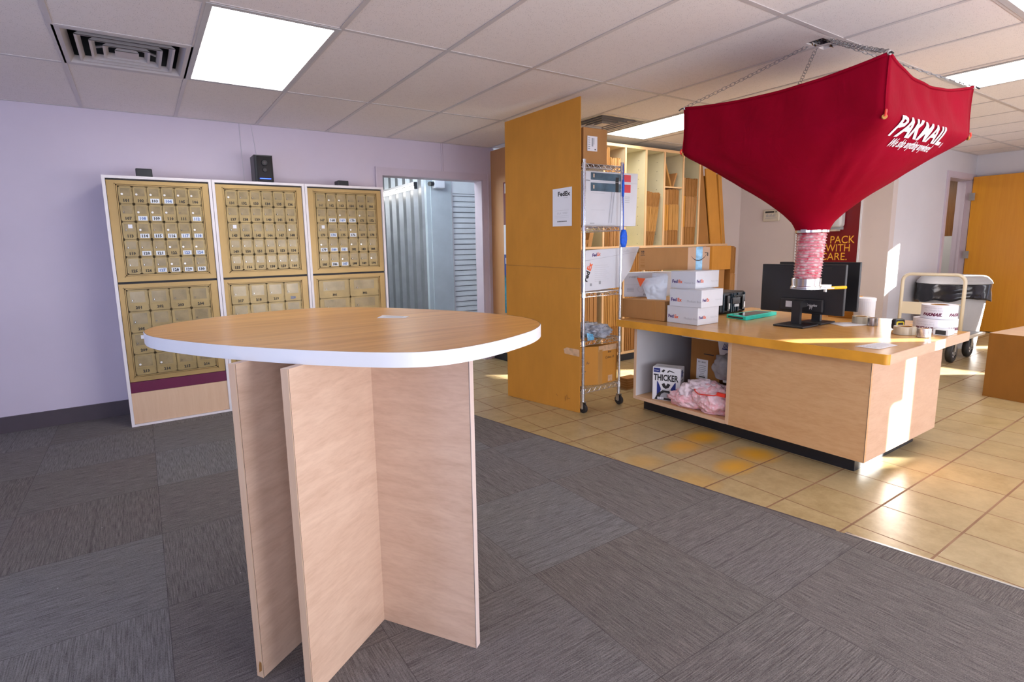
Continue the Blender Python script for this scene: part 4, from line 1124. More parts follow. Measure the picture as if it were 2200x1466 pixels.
# black hard case
t2 = thing('tool_case', 'black hard plastic case with latches beside the teal tray on the counter', 'case', (4.06, 2.68, TZ))
Mx = rotz(3.905, 2.535, 0.0)
m = MB(); m.box(3.90, 4.235, 2.54, 2.80, TZ, 0.886, M['black']); build(m, 'body', t2, bevel=0.02, seg=3)
M['case_blue'] = plain('case_dark_blue', (0.03, 0.055, 0.08), 0.25)
m = MB()
for x in (3.915, 4.02, 4.045, 4.07, 4.11, 4.20): m.box(x, x+0.012, 2.528, 2.542, 0.72, 0.875, M['case_blue'])
for x in (3.955, 4.165): m.box(x, x+0.035, 2.522, 2.54, 0.735, 0.86, M['black_gloss'])
build(m, 'rib', t2, bevel=0.003)
for x in (3.96, 4.17):
    m = MB(); m.box(x+0.004, x+0.024, 2.515, 2.525, 0.75, 0.80, M['steel']); build(m, 'latch', t2, bevel=0.003)
m = MB(); m.box(4.03, 4.13, 2.522, 2.535, 0.79, 0.84, M['black_gloss']); m.box(4.05, 4.11, 2.518, 2.523, 0.765, 0.785, M['label']); m.tube([(4.02, 2.53, 0.835), (4.02, 2.51, 0.855), (4.14, 2.51, 0.855), (4.14, 2.53, 0.835)], 0.006, M['case_blue'], 8); build(m, 'handle', t2)
m = MB(); m.box(3.895, 3.90, 2.57, 2.77, 0.73, 0.86, M['case_blue'])
for y in (2.60, 2.65, 2.70, 2.75): m.box(3.888, 3.897, y-0.006, y+0.006, 0.73, 0.865, M['black'])
build(m, 'side_rib', t2)
# teal tray
t2 = thing('plastic_tray', 'flat teal plastic tray on the counter in front of the black case', 'tray', (3.93, 2.32, TZ))
q = [(3.745, 2.235), (3.79, 2.42), (4.16, 2.40), (4.20, 2.255)]
m = MB(); m.prism(q, TZ, TZ+0.026, M['teal']); build(m, 'body', t2, bevel=0.004)
m = MB(); c_ = (3.97, 2.33); qi = [(c_[0]+(x-c_[0])*0.82, c_[1]+(y-c_[1])*0.72) for x, y in q]; m.prism(qi, TZ+0.0255, TZ+0.0275, M['black_gloss']); build(m, 'screen', t2)
m = MB(); a_, b_ = Vector((*q[1], 0)), Vector((*q[0], 0))
for k, th in ((0.12, 0.86),): pa = a_.lerp(b_, k); pb = a_.lerp(b_, th); m.cyl((pa.x-0.001, pa.y, TZ+0.012), (pb.x-0.001, pb.y, TZ+0.012), 0.006, M['ink'], 8)
build(m, 'vent_slot', t2)

# monitors seen from behind
def monitor(label, x, ya, yb, z0, z1, bx0, bx1, by0, by1, lab):
    t2 = thing('monitor', label, 'monitor', ((bx0+bx1)/2, (by0+by1)/2, TZ), 'monitors on the packing counter')
    m = MB(); m.box(x, x+0.026, ya, yb, z0, z1, M['black']); build(m, 'screen_housing', t2, bevel=0.004)
    m = MB(); m.box(x+0.026, x+0.028, ya+0.008, yb-0.008, z0+0.018, z1-0.008, M['black_gloss']); build(m, 'screen', t2)
    m = MB(); m.box(x-0.018, x, (ya+yb)/2-0.16, (ya+yb)/2+0.13, z0+0.012, z0+0.105, M['black']); build(m, 'connector_box', t2, bevel=0.01)
    m = MB(); m.box(x-0.004, x, ya+0.08, yb-0.08, z1-0.028, z1-0.018, M['ink']); build(m, 'vent_slot', t2)
    cy = (by0+by1)/2+0.012
    xs = (bx0+bx1)/2+0.028; m = MB(); m.box(xs-0.014, xs+0.014, cy-0.028, cy+0.028, TZ+0.012, z0+0.095, M['black']); m.box(xs+0.014, x-0.018, cy-0.028, cy+0.028, z0+0.05, z0+0.095, M['black']); build(m, 'stand', t2)
    m = MB(); m.box(bx0, bx1, by0, by1, TZ, TZ+0.012, M['black']); build(m, 'base', t2, bevel=0.003)
    if lab:
        m = MB(); m.box(x-0.0195, x-0.018, (ya+yb)/2+0.04, (ya+yb)/2+0.085, z0+0.04, z0+0.082, M['label']); build(m, 'sticker', t2)
        m = MB(); Mt = frame_M((x-0.0198, (ya+yb)/2-0.045, z0+0.055), (0, -1, 0), (0, 0, 1)); m.text('Griggles', Mt, 0.024, M['label'], bold=0.0, shear=0.3); m.text('PT', Mt @ Matrix.Translation((0.03, -0.022, 0)), 0.02, M['label']); build(m, 'writing', t2, label='white handwriting')
monitor('black monitor back with white handwriting, nearer of the two on the counter', 3.862, 1.642, 2.197, 0.783, 1.122, 3.632, 3.838, 1.775, 1.972, True)
monitor('black monitor standing behind the one with white handwriting', 4.115, 1.665, 2.21, 0.790, 1.130, 3.868, 4.07, 1.775, 1.93, False)
m = MB(); m.prism([(3.93, 1.66), (4.12, 1.58), (4.20, 1.70), (4.02, 1.80)], TZ, TZ+0.002, M['paper'])
single(m, 'paper_sheet', 'white paper sheets under the rear monitor edge', 'paper', (4.06, 1.7, TZ))
m = MB(); m.prism([(3.225, 1.300), (3.225, 1.188), (3.42, 1.175), (3.46, 1.262)], TZ, TZ+0.0012, M['paper'])
t2 = single(m, 'printed_notice', 'printed white notice taped to the counter corner', 'paper', (3.32, 1.24, TZ))
m = MB(); Mt = frame_M((3.25, 1.286, TZ+0.0018), (0.06, -1, 0), (1, 0.06, 0))
m.text('PLEASE', Mt, 0.024, M['grey_print'], bold=0.02)
for k in range(5): m.prism([(3.29+k*0.028, 1.27), (3.29+k*0.028, 1.20), (3.296+k*0.028, 1.20), (3.296+k*0.028, 1.27)], TZ+0.0014, TZ+0.0017, M['lgrey_print'])
build(m, 'print', t2)
# tape rolls
def tape_roll(label, cx, cy, r, ri, h, mat, group=None, z=TZ):
    m = MB(); n = 36; vs = []
    for rr_, zz in ((r, z), (r, z+h), (ri, z+h), (ri, z)): vs += [(cx+rr_*math.cos(2*math.pi*j/n), cy+rr_*math.sin(2*math.pi*j/n), zz) for j in range(n)]
    m.add(vs, [(i*n+j, i*n+(j+1) % n, ((i+1) % 4)*n+(j+1) % n, ((i+1) % 4)*n+j) for i in range(4) for j in range(n)], mat)
    tg = thing('tape_roll', label, 'tape', (cx, cy, z), group); build(m, 'tape', tg, bevel=0.0015)
    m = MB(); vs = []
    for rr_, zz in ((ri, z+0.001), (ri, z+h-0.001), (ri-0.003, z+h-0.001), (ri-0.003, z+0.001)): vs += [(cx+rr_*math.cos(2*math.pi*j/n), cy+rr_*math.sin(2*math.pi*j/n), zz) for j in range(n)]
    m.add(vs, [(i*n+j, i*n+(j+1) % n, ((i+1) % 4)*n+(j+1) % n, ((i+1) % 4)*n+j) for i in range(4) for j in range(n)], M['card_e']); build(m, 'core', tg)
    return tg
tape_roll('translucent tan tape roll in front of the white canister', 4.165, 1.655, 0.052, 0.036, 0.050, M['tape_clear'])
tape_roll('small dark shiny tape roll next to the white canister', 4.115, 1.565, 0.030, 0.022, 0.052, M['foil'])
tape_roll('translucent tan tape roll in front of the yellow tape measure', 3.865, 1.300, 0.055, 0.038, 0.048, M['tape_clear'])
tape_roll('small blue and silver tape roll at the counter edge', 3.822, 1.192, 0.034, 0.022, 0.052, M['foil'])
M['blue_rim'] = plain('blue_tape_rim', (0.02, 0.22, 0.42), 0.3)
m = MB(); m.box(3.96, 4.06, 1.12, 1.19, TZ, TZ+0.034, M['label']); m.box(3.9595, 3.9605, 1.13, 1.18, TZ+0.004, TZ+0.03, M['ink'])
single(m, 'staple_box', 'small silver grey box lying beside the printed rolls', 'box', (4.0, 1.15, TZ), bevel=0.002)
t2 = thing('tape_measure', 'yellow and black tape measure standing on the counter', 'tape measure', (4.05, 1.40, TZ))
Mt = rotz(4.05, 1.40, -0.57)
m = MB(); m.box(-0.036, 0.036, -0.018, 0.018, TZ, TZ+0.068, M['black'], Mt); build(m, 'case', t2, bevel=0.014, seg=3)
m = MB(); m.box(-0.027, 0.027, -0.0205, 0.0205, TZ+0.008, TZ+0.056, M['yellow2'], Mt); build(m, 'grip', t2, bevel=0.010)
m = MB(); m.box(-0.016, 0.016, -0.022, -0.020, TZ+0.018, TZ+0.045, M['ink'], Mt); build(m, 'label_plate', t2)
# printed white rolls
for z0, z1, lab in ((TZ, TZ+0.082, 'wide white printed tape roll on the counter, lower of the two beside the cart'), (TZ+0.083, TZ+0.165, 'wide white printed tape roll on the counter, stacked on the lower one')):
    cx, cy, r = (4.125, 1.235, 0.108) if z0 == TZ else (4.14, 1.225, 0.088)
    tg = thing('printed_roll', lab, 'tape', (cx, cy, z0), 'white printed tape rolls')
    m = MB(); m.lathe([(r*0.5, z0), (r, z0), (r, z1), (r*0.5, z1)], (cx, cy), M['paper'], 48, caps=False); m.lathe([(r*0.5, z1), (r*0.5, z0)], (cx, cy), M['card_e'], 48, caps=False); build(m, 'roll', tg)
    m = MB()
    def wrap(a0):
        def fn(p):
            a = a0+p.x/r; return Vector((cx+(r+0.0008)*math.cos(a), cy+(r+0.0008)*math.sin(a), z0+0.018+p.y))
        return fn
    for a0 in (-3.85, -2.3, -0.75): m.text('PAKMAIL', None, 0.025, M['magenta'], bold=0.05, shear=0.4, fn=wrap(a0)); m.text('Your Packaging Store', None, 0.011, M['lgrey_print'], fn=lambda p, a0=a0: wrap(a0)(p+Vector((0.01, 0.030, 0)))); m.text('shipping & business needs', None, 0.009, M['lgrey_print'], fn=lambda p, a0=a0: wrap(a0)(p+Vector((0.005, 0.046, 0))))
    build(m, 'print', tg)
# canister and orange box at the far edge
t2 = thing('canister', 'tall white cylinder canister standing at the back of the counter', 'canister', (4.44, 1.80, 0.701))
m = MB(); m.lathe([(0.062, 0.701), (0.064, 0.703), (0.064, 0.845)], (4.42, 1.74), M['carton_white'], 32); build(m, 'body', t2, smooth=False)
m = MB(); m.lathe([(0.067, 0.843), (0.067, 0.862), (0.060, 0.866)], (4.42, 1.74), M['paper'], 32); build(m, 'lid', t2)
m = MB(); m.box(4.44, 4.58, 1.82, 1.99, 0.701, 0.862, M['card_o']); single(m, 'small_carton', 'small orange brown carton behind the white canister', 'box', (4.5, 1.9, 0.701), bevel=0.002)

# inside the counter bay
BZ = 0.123
fl_, fr_ = Vector((3.172, 2.603, 0)), Vector((3.255, 2.419, 0)); axx = (fr_-fl_).normalized(); ayy = Vector((-axx.y, axx.x, 0))
Mx = Matrix(((axx.x, ayy.x, 0, fl_.x), (axx.y, ayy.y, 0, fl_.y), (0, 0, 1, 0), (0, 0, 0, 1)))
W = 0.203; Hb = 0.252
t2 = thing('bin_bag_box', 'white and blue box reading THICKER inside the open counter bay', 'box', ((fl_+fr_)/2)[:2]+(BZ,))
m = MB(); m.box(0, W, 0, 0.115, BZ, BZ+Hb, M['paper'], Mx); build(m, 'carton', t2, bevel=0.003)
m = MB(); F = Mx @ Matrix(((1, 0, 0, 0), (0, 0, -1, -0.0008), (0, 1, 0, BZ), (0, 0, 0, 1)))
def pol(P, mat, k=0.0): m.add([F @ Vector((x, y, k)) for x, y in P], [tuple(range(len(P)))], mat)
m.text('THICKER', F @ Matrix.Translation((0.009, 0.152, 0.0004)) @ Matrix.Scale(1.5, 4, (0, 1, 0)), 0.0435, M['ink'], bold=0.035)
pol([(0.008, 0.212), (0.055, 0.212), (0.055, 0.244), (0.008, 0.244)], M['navy'])
m.text('GLAD' if False else '50 bags', F @ Matrix.Translation((0.012, 0.224, 0.0006)), 0.011, M['paper'])
pol([(0.034, 0.02), (0.034, 0.143), (0.040, 0.143), (0.066, 0.085), (0.040, 0.02)], M['navy'])
pol([(0.170, 0.02), (0.130, 0.085), (0.164, 0.143), (0.170, 0.143)], M['navy'])
pol([(0.018, 0.004), (0.190, 0.004), (0.165, 0.050), (0.130, 0.078), (0.075, 0.078), (0.040, 0.050)], M['ink'], 0.0002)
pol([(0.055, 0.020), (0.150, 0.020), (0.135, 0.050), (0.115, 0.062), (0.088, 0.062), (0.068, 0.050)], M['grey_print'], 0.0003)
pol([(0.068, 0.125), (0.088, 0.135), (0.100, 0.112), (0.112, 0.135), (0.132, 0.125), (0.120, 0.100), (0.098, 0.090), (0.078, 0.102)], M['ink'], 0.0003)
pol([(0.060, 0.088), (0.140, 0.088), (0.136, 0.082), (0.064, 0.082)], M['lgrey_print'], 0.0003)
pol([(0.062, 0.222), (0.082, 0.238), (0.092, 0.230), (0.078, 0.214)], M['ink'], 0.0002)
pol([(0.105, 0.220), (0.120, 0.236), (0.158, 0.222), (0.160, 0.217), (0.122, 0.226), (0.112, 0.214)], M['ink'], 0.0002)
pol([(0.040, 0.008), (0.085, 0.008), (0.085, 0.024), (0.040, 0.024)], M['paper'], 0.0004); m.text('Nº 13', F @ Matrix.Translation((0.045, 0.011, 0.0006)), 0.014, M['ink'])
build(m, 'print', t2)
m = MB()
for k in range(7): m.box(W, W+0.0006, 0.02, 0.09-0.006*(k % 3), BZ+0.05+k*0.026, BZ+0.060+k*0.026, M['grey_print'], Mx)
m.box(W, W+0.0007, 0.02, 0.06, BZ+0.19, BZ+0.235, M['navy'], Mx); m.box(0.03, 0.17, 0.04, 0.05, BZ+Hb, BZ+Hb+0.0005, M['grey_print'], Mx); build(m, 'side_print', t2)

t2 = thing('carton_upright', 'tall brown carton with a white label in the open counter bay', 'box', (3.55, 2.32, BZ))
m = MB(); m.box(3.425, 3.70, 2.22, 2.462, BZ, 0.608, M['card_d']); build(m, 'carton', t2, bevel=0.004)
m = MB(); m.box(3.4235, 3.4245, 2.315, 2.408, 0.285, 0.435, M['paper']); build(m, 'shipping_label', t2, label='white shipping label')
m = MB(); Mt = frame_M((3.4228, 2.395, 0.410), (0, -1, 0), (0, 0, 1)); m.text('B51-B500', Mt, 0.016, M['ink'])
for k, w_ in enumerate((0.06, 0.055, 0.065, 0.05, 0.03, 0.04)): m.box(3.4229, 3.4233, 2.36-w_/2, 2.36+w_/2, 0.385-k*0.014, 0.389-k*0.014, M['grey_print'])
m.box(3.4229, 3.4233, 2.335, 2.385, 0.300, 0.308, M['ink']); build(m, 'label_print', t2)
m = MB(); m.box(3.4225, 3.4235, 2.27, 2.35, 0.475, 0.482, M['ink']); build(m, 'hand_hole', t2)
m = MB(); m.box(3.30, 3.62, 2.06, 2.455, 0.6095, 0.622, M['paper']); single(m, 'paper_pad', 'white paper pad lying on the tall carton in the counter bay', 'paper', (3.5, 2.25, 0.6095), bevel=0.002)
t2 = thing('paper_bag', 'white paper bag with blue print behind the grey bag in the counter bay', 'bag', (3.42, 2.12, BZ))
m = MB(); patch(m, [(3.408, 2.18, 0.30), (3.408, 2.00, 0.30), (3.408, 2.0, 0.60), (3.408, 2.235, 0.605)], M['paper'], amp=0.004, seed=3.3, thick=0.008); build(m, 'bag', t2, smooth=True)
m = MB()
for k in range(4): m.add([(3.390, 2.185-0.010*k, 0.545), (3.390, 2.170-0.010*k, 0.585), (3.390, 2.166-0.010*k, 0.584), (3.390, 2.180-0.010*k, 0.545)], [(0, 1, 2, 3)], M['navy'])
m.box(3.390, 3.391, 2.135, 2.187, 0.540, 0.546, M['navy']); build(m, 'print', t2)
blob('grey_bag', 'grey plastic bag slumped in the open counter bay above the pink peanuts', 'bag', (3.305, 2.09, 0.435), (0.068, 0.095, 0.095), M['grey_bag'], 3, amp=0.2, flat=0.355, squash=lambda q: Vector((q.x, max(q.y, 1.990), q.z)))
t2 = thing('peanut_bag', 'clear plastic bag of pink packing peanuts with a red drawstring', 'bag', (3.33, 2.24, BZ))
sq = lambda q: Vector((min(max(q.x, 3.152), 9 if q.y < 2.405 else 3.250-(q.y-2.419)*0.45), max(q.y, 1.990), q.z))
blob('peanut_filling', '', '', (3.275, 2.15, 0.20), (0.125, 0.165, 0.115), M['peanut'], 5, amp=0.22, flat=BZ+0.001, sub=5, fine=0.03, parent=t2, squash=sq)
blob('peanut_filling', '', '', (3.235, 2.345, 0.165), (0.075, 0.145, 0.07), M['peanut'], 8, amp=0.2, flat=BZ+0.001, sub=5, fine=0.03, parent=t2, squash=sq)
blob('bag_neck', '', '', (3.275, 2.240, 0.280), (0.085, 0.105, 0.050), M['clear_bag'], 9, amp=0.34, sub=5, fine=0.02, parent=t2, squash=sq)
blob('bag_fold', '', '', (3.225, 2.335, 0.225), (0.05, 0.06, 0.065), M['clear_bag'], 12, amp=0.35, sub=4, fine=0.05, parent=t2, squash=sq)
m = MB(); m.tube([(3.205, 2.265, 0.285), (3.178, 2.240, 0.262), (3.165, 2.205, 0.252), (3.160, 2.16, 0.256), (3.160, 2.08, 0.268), (3.165, 2.045, 0.285)], 0.004, M['redtie'], 8); m.prism([(3.155, 2.06), (3.155, 2.0), (3.175, 2.0), (3.175, 2.06)], 0.272, 0.295, M['redtie']); build(m, 'drawstring', t2, smooth=False, label='red drawstring')

# ================================================================= TALL CARDBOARD SHEET
bA, bB = Vector((2.615, 3.694, 0)), Vector((2.768, 2.956, 0))
bd = (bB-bA); bl = bd.length; bd.normalize(); bn = Vector((bd.y, -bd.x, 0))*-1
MB_ = Matrix(((bd.x, bn.x, 0, bA.x), (bd.y, bn.y, 0, bA.y), (0, 0, 1, 0), (0, 0, 0, 1)))
t = thing('cardboard_sheet', 'tall orange brown cardboard sheet standing on the tiles as a screen', 'cardboard', ((bA+bB)/2)[:2]+(0,))
m = MB(); m.prism([(0, 0.002), (0, 1.137), (bl, 1.112), (bl, 0.002)], -0.008, 0.0, M['card_board'], MB_ @ Matrix(((1, 0, 0, 0), (0, 0, 1, 0.0), (0, 1, 0, 0), (0, 0, 0, 1)))); build(m, 'lower_panel', t)
m = MB(); m.prism([(0.003, 1.141), (0.010, 2.290), (bl-0.004, 2.337), (bl+0.004, 1.116)], -0.0095, -0.0015, M['card_board'], MB_ @ Matrix(((1, 0, 0, 0), (0, 0, 1, 0.0), (0, 1, 0, 0), (0, 0, 0, 1)))); build(m, 'upper_panel', t)
m = MB(); m.prism([(0, 1.132), (0, 1.144), (bl, 1.119), (bl, 1.108)], -0.0045, -0.0025, M['card_e'], MB_ @ Matrix(((1, 0, 0, 0), (0, 0, 1, 0.0), (0, 1, 0, 0), (0, 0, 0, 1)))); build(m, 'fold_crease', t)
M['tape_mark'] = plain('old_tape_mark', (0.62, 0.40, 0.24), 0.3, var=0.2, vs=30)
SF = MB_ @ Matrix(((1, 0, 0, 0), (0, 0, 1, -0.011), (0, 1, 0, 0), (0, 0, 0, 1)))
# which side faces the camera
side_cam = 1 if (CAMP-bA).dot(bn) > 0 else -1
yo = 0.0012 if side_cam > 0 else -0.0112
def onboard(s, z): p = MB_ @ Vector((s, yo, z)); return p
m = MB(); m.add([onboard(*q) for q in ((bl-0.14, 0.455), (bl-0.001, 0.445), (bl-0.001, 0.50), (bl-0.12, 0.505), (bl-0.15, 0.49))], [(0, 1, 2, 3, 4)], M['tape_mark']); build(m, 'tape_patch', t)
m = MB()
for a_, b_ in (((0.53, 0.115), (0.545, 0.10)), ((0.62, 0.11), (0.625, 0.075)), ((0.635, 0.125), (0.638, 0.085)), ((0.645, 0.10), (0.665, 0.10))):
    p, q = onboard(*a_), onboard(*b_); m.cyl(p, q, 0.0016, M['card_d'], 5)
build(m, 'scuff_mark', t)
# courier notice taped on it
def sN(x, y): return (Vector((x, y, 0))-bA).dot(bd)
s0, s1 = sN(2.722, 3.205), sN(2.76, 3.03)
t = thing('courier_notice', 'white courier notice sheet taped on the tall cardboard sheet', 'paper', tuple(onboard((s0+s1)/2, 1.435)))
yo2 = yo+0.0006*side_cam
def nb(s, z, k=0): return MB_ @ Vector((s, yo2+0.0005*k*side_cam, z))
m = MB(); m.add([nb(s0, 1.435), nb(s1, 1.433), nb(s1, 1.718), nb(s0, 1.712)], [(0, 1, 2, 3)], M['paper']); m.add([nb(s0, 1.435, -1), nb(s1, 1.433, -1), nb(s1, 1.718, -1), nb(s0, 1.712, -1)], [(0, 3, 2, 1)], M['paper']); build(m, 'sheet', t)
Mn = frame_M(nb(s0, 1.435, 1), bd, (0, 0, 1)); w_ = s1-s0
m = MB(); m.text('FedEx', Mn @ Matrix.Translation((w_*0.27, 0.222, 0)), 0.046, M['ink'], bold=0.035)
m.text('Locate', Mn @ Matrix.Translation((w_*0.58, 0.205, 0)), 0.013, M['grey_print'])
for z in (0.115, 0.075, 0.062):
    m.add([Mn @ Vector(q) for q in ((w_*0.12, z, 0), (w_*0.85, z, 0), (w_*0.85, z+0.0012, 0), (w_*0.12, z+0.0012, 0))], [(0, 1, 2, 3)], M['lgrey_print'])
m.text('DLX  WED', Mn @ Matrix.Translation((w_*0.24, 0.088, 0)), 0.02, M['lgrey_print'])
for k in range(12): m.add([Mn @ Vector(q) for q in ((w_*(0.25+k*0.042), 0.030, 0), (w_*(0.278+k*0.042), 0.030, 0), (w_*(0.278+k*0.042), 0.038, 0), (w_*(0.25+k*0.042), 0.038, 0))], [(0, 1, 2, 3)], M['ink'])
build(m, 'print', t)

# posters on the wood partition
t = thing('wall_poster', 'red, white and blue poster on the wood partition behind the cardboard sheet', 'poster', (3.418, 4.6, 0.56))
m = MB()
for z0, z1, mt in ((1.53, 1.985, M['red_poster']), (1.21, 1.53, M['paper']), (0.98, 1.21, M['blue_poster']), (0.56, 0.98, M['teal_print'])): m.box(3.412, 3.419, 4.30, 4.865, z0, z1, mt)
build(m, 'sheet', t)
m = MB(); Mt = frame_M((3.411, 4.845, 1.87), (0, -1, 0), (0, 0, 1)); m.text('N', Mt, 0.14, M['paper'], bold=0.03); build(m, 'lettering', t); m = MB(); m.text('K', frame_M((3.411, 4.845, 1.11), (0, -1, 0), (0, 0, 1)), 0.09, M['paper'], bold=0.03); build(m, 'lettering', t)

# ================================================================= WIRE RACK
RX0, RX1, RY0, RY1 = 2.787, 3.178, 2.945, 3.42
t = thing('wire_rack', 'chrome wire shelving rack on casters beside the tall cardboard sheet', 'shelving rack', ((RX0+RX1)/2, (RY0+RY1)/2, 0))
for x in (RX0, RX1):
    for y in (RY0, RY1):
        m = MB(); m.cyl((x, y, 0.10), (x, y, 1.895), 0.0115, M['rack'], 16); m.cyl((x, y, 1.895), (x, y, 1.905), 0.0125, M['rack'], 16); m.cyl((x, y, 0.16), (x, y, 0.10), 0.0135, M['steel'], 12)
        for k in range(1, 34): m.cyl((x, y, 0.10+k*0.0535), (x, y, 0.1015+k*0.0535), 0.0122, M['steel'], 12)
        build(m, 'post', t)
        m = MB(); m.cyl((x-0.012, y-0.006, 0.038), (x+0.012, y-0.006, 0.038), 0.037, M['rubber'], 28); build(m, 'caster', t, bevel=0.003)
        m = MB(); m.box(x-0.017, x-0.014, y-0.018, y+0.014, 0.035, 0.088, M['steel']); m.box(x+0.014, x+0.017, y-0.018, y+0.014, 0.035, 0.088, M['steel']); m.box(x-0.017, x+0.017, y-0.018, y+0.014, 0.086, 0.092, M['steel']); m.cyl((x-0.019, y-0.006, 0.038), (x+0.019, y-0.006, 0.038), 0.007, M['steel'], 10); m.cyl((x, y, 0.09), (x, y, 0.105), 0.01, M['steel'], 10); build(m, 'caster_fork', t)
for z in (1.875, 1.425, 0.93, 0.56, 0.185):
    m = MB()
    def zig(p0, p1, n):
        p0, p1 = Vector(p0), Vector(p1); P = []
        for i in range(n+1): q = p0.lerp(p1, i/n); q.z = z if i % 2 else z-0.030; P.append(q)
        for a_, b_ in zip(P, P[1:]): m.cyl(a_, b_, 0.0022, M['rack'], 6, caps=False)
        for dz in (0.0, -0.031): m.cyl(p0+Vector((0, 0, dz+(z-p0.z))), p1+Vector((0, 0, dz+(z-p1.z))), 0.003, M['rack'], 8)
    zig((RX0, RY0, z), (RX1, RY0, z), 14); zig((RX0, RY1, z), (RX1, RY1, z), 14); zig((RX0, RY0, z), (RX0, RY1, z), 16); zig((RX1, RY0, z), (RX1, RY1, z), 16)
    n = 19
    for i in range(1, n): x = RX0+(RX1-RX0)*i/n; m.cyl((x, RY0, z+0.002), (x, RY1, z+0.002), 0.0017, M['rack'], 6, caps=False)
    for i in range(1, 4): y = RY0+(RY1-RY0)*i/4; m.cyl((RX0, y, z-0.002), (RX1, y, z-0.002), 0.0026, M['rack'], 6, caps=False)
    build(m, 'wire_shelf', t)
    for x in (RX0, RX1):
        for y in (RY0, RY1): m = MB(); m.cyl((x, y, z-0.034), (x, y, z+0.006), 0.0165, M['rack'], 14, 0.0145); build(m, 'shelf_collar', t)

tg, ax, ay, n0, Mx = carton('shipping_box', 'brown box with a white barcode label on top of the wire rack', 'box', (3.045, 2.975), (-1, 0.02), 0.235, (0.02, 1), 0.33, 1.881, 2.137, M['card'])
m = MB(); m.box(2.842, 2.942, 2.9722, 2.9735, 1.972, 2.078, M['paper'])
for k in range(6): m.box(2.85, 2.868, 2.9712, 2.9722, 1.985+k*0.015, 1.991+k*0.015, M['grey_print'])
m.box(2.885, 2.900, 2.9712, 2.9722, 2.005, 2.065, M['grey_print']); m.box(2.905, 2.912, 2.9712, 2.9722, 2.02, 2.065, M['lgrey_print']); m.box(2.915, 2.925, 2.9712, 2.9722, 1.980, 1.99, M['ink'])
build(m, 'shipping_label', tg, label='white barcode label')

# large white picture box between the shelves
t2 = thing('picture_box', 'large white box with dark picture strips and red squares sticking out of the rack', 'box', (3.12, 3.1, 1.43))
P4 = [(2.822, 1.832), (3.418, 1.842), (3.402, 1.432), (2.826, 1.432)]
m = MB(); m.prism(P4, -3.22, -3.0, M['carton_white'], Matrix(((1, 0, 0, 0), (0, 0, -1, 0), (0, 1, 0, 0), (0, 0, 0, 1)))); build(m, 'carton', t2, bevel=0.003)
m = MB(); y = 2.9985
def strip_(x0, x1, z0, z1, mt, k=0): m.box(x0, x1, y-0.0006-k*0.0004, y+0.0008, z0, z1, mt)
for z0, z1 in ((1.772, 1.826), (1.690, 1.752)):
    strip_(2.905, 3.195, z0, z1, M['slate']); strip_(3.195, 3.262, z0, z1, M['slate']); strip_(3.262, 3.335, z0, z1, M['redsq'])
    strip_(2.928, 2.942, z0+0.018, z0+0.045, M['beige'], 1)
strip_(3.165, 3.20, 1.690, 1.80, M['ink'], 1)
strip_(2.825, 3.415, 1.7615, 1.7635, M['lgrey_print'], 2); strip_(2.826, 2.895, 1.7655, 1.768, M['ink'], 2)
for z in (1.675, 1.55): strip_(2.91, 3.05, z, z+0.0015, M['lgrey_print'])
for k in range(4): strip_(3.275, 3.325, 1.655-k*0.014, 1.659-k*0.014, M['lgrey_print'])
for xx in (3.125, 3.15): m.add([(xx, y-0.0008, 1.69), (xx+0.008, y-0.0008, 1.69), (xx-0.022, y-0.0008, 1.455), (xx-0.030, y-0.0008, 1.455)], [(0, 1, 2, 3)], M['lgrey_print'])
strip_(2.90, 2.945, 1.447, 1.455, M['lgrey_print'])
build(m, 'print', t2)

# white courier box leaning on the middle shelf
t2 = thing('courier_box', 'large white courier box leaning on the middle shelf of the wire rack', 'box', (3.05, 3.05, 0.935))
Q = [(2.862, 1.248), (3.455, 1.268), (3.352, 1.079), (3.222, 0.948), (2.828, 0.936), (2.822, 1.19)]
Mq = Matrix(((1, 0, 0, 0), (0, 0, -1, 0), (0, 1, 0, 0), (0, 0, 0, 1)))
m = MB(); m.prism(Q, -3.06, -3.0, M['carton_white'], Mq); build(m, 'carton', t2, bevel=0.002)
m = MB(); y = 2.9988
A1 = math.atan2(0.02, 0.593)
Mt = frame_M((2.925, y, 1.198), (1, 0, 0.10), (-0.12, 0, 1)); m.text('Fed', Mt, 0.034, M['purple'], bold=0.03, shear=0.2); m.text('Ex', Mt @ Matrix.Translation((0.052, 0, 0)), 0.034, M['orange'], bold=0.03, shear=0.2)
Mt = frame_M((3.265, y, 1.222), (1, 0, 0.08), (-0.1, 0, 1)); m.text('FedEx', Mt, 0.028, M['lgrey_print'], shear=0.2)
Mt = frame_M((2.872, y, 1.005), (0.42, 0, 1), (-1, 0, 0.42)); m.text('Fed', Mt, 0.058, M['ink'], bold=0.04); m.text('Ex', Mt @ Matrix.Translation((0.090, 0, 0)), 0.058, M['orange'], bold=0.04)
for k in range(9):
    z = 1.13-k*0.0155; m.box(2.955, 3.09+0.02*math.sin(k*2.1), y, y+0.001, z, z+0.0016, M['lgrey_print'])
m.add([(2.835, y, 1.168), (3.43, y, 1.225), (3.43, y, 1.2275), (2.835, y, 1.1705)], [(0, 1, 2, 3)], M['lgrey_print']); m.add([(2.830, y-0.0003, 1.1655), (2.905, y-0.0003, 1.172), (2.905, y-0.0003, 1.1755), (2.830, y-0.0003, 1.169)], [(0, 1, 2, 3)], M['grey_print'])
m.box(2.905, 2.925, y, y+0.001, 0.975, 0.995, M['grey_print']); m.box(3.0, 3.02, y, y+0.001, 0.985, 1.01, M['grey_print'])
build(m, 'print', t2)
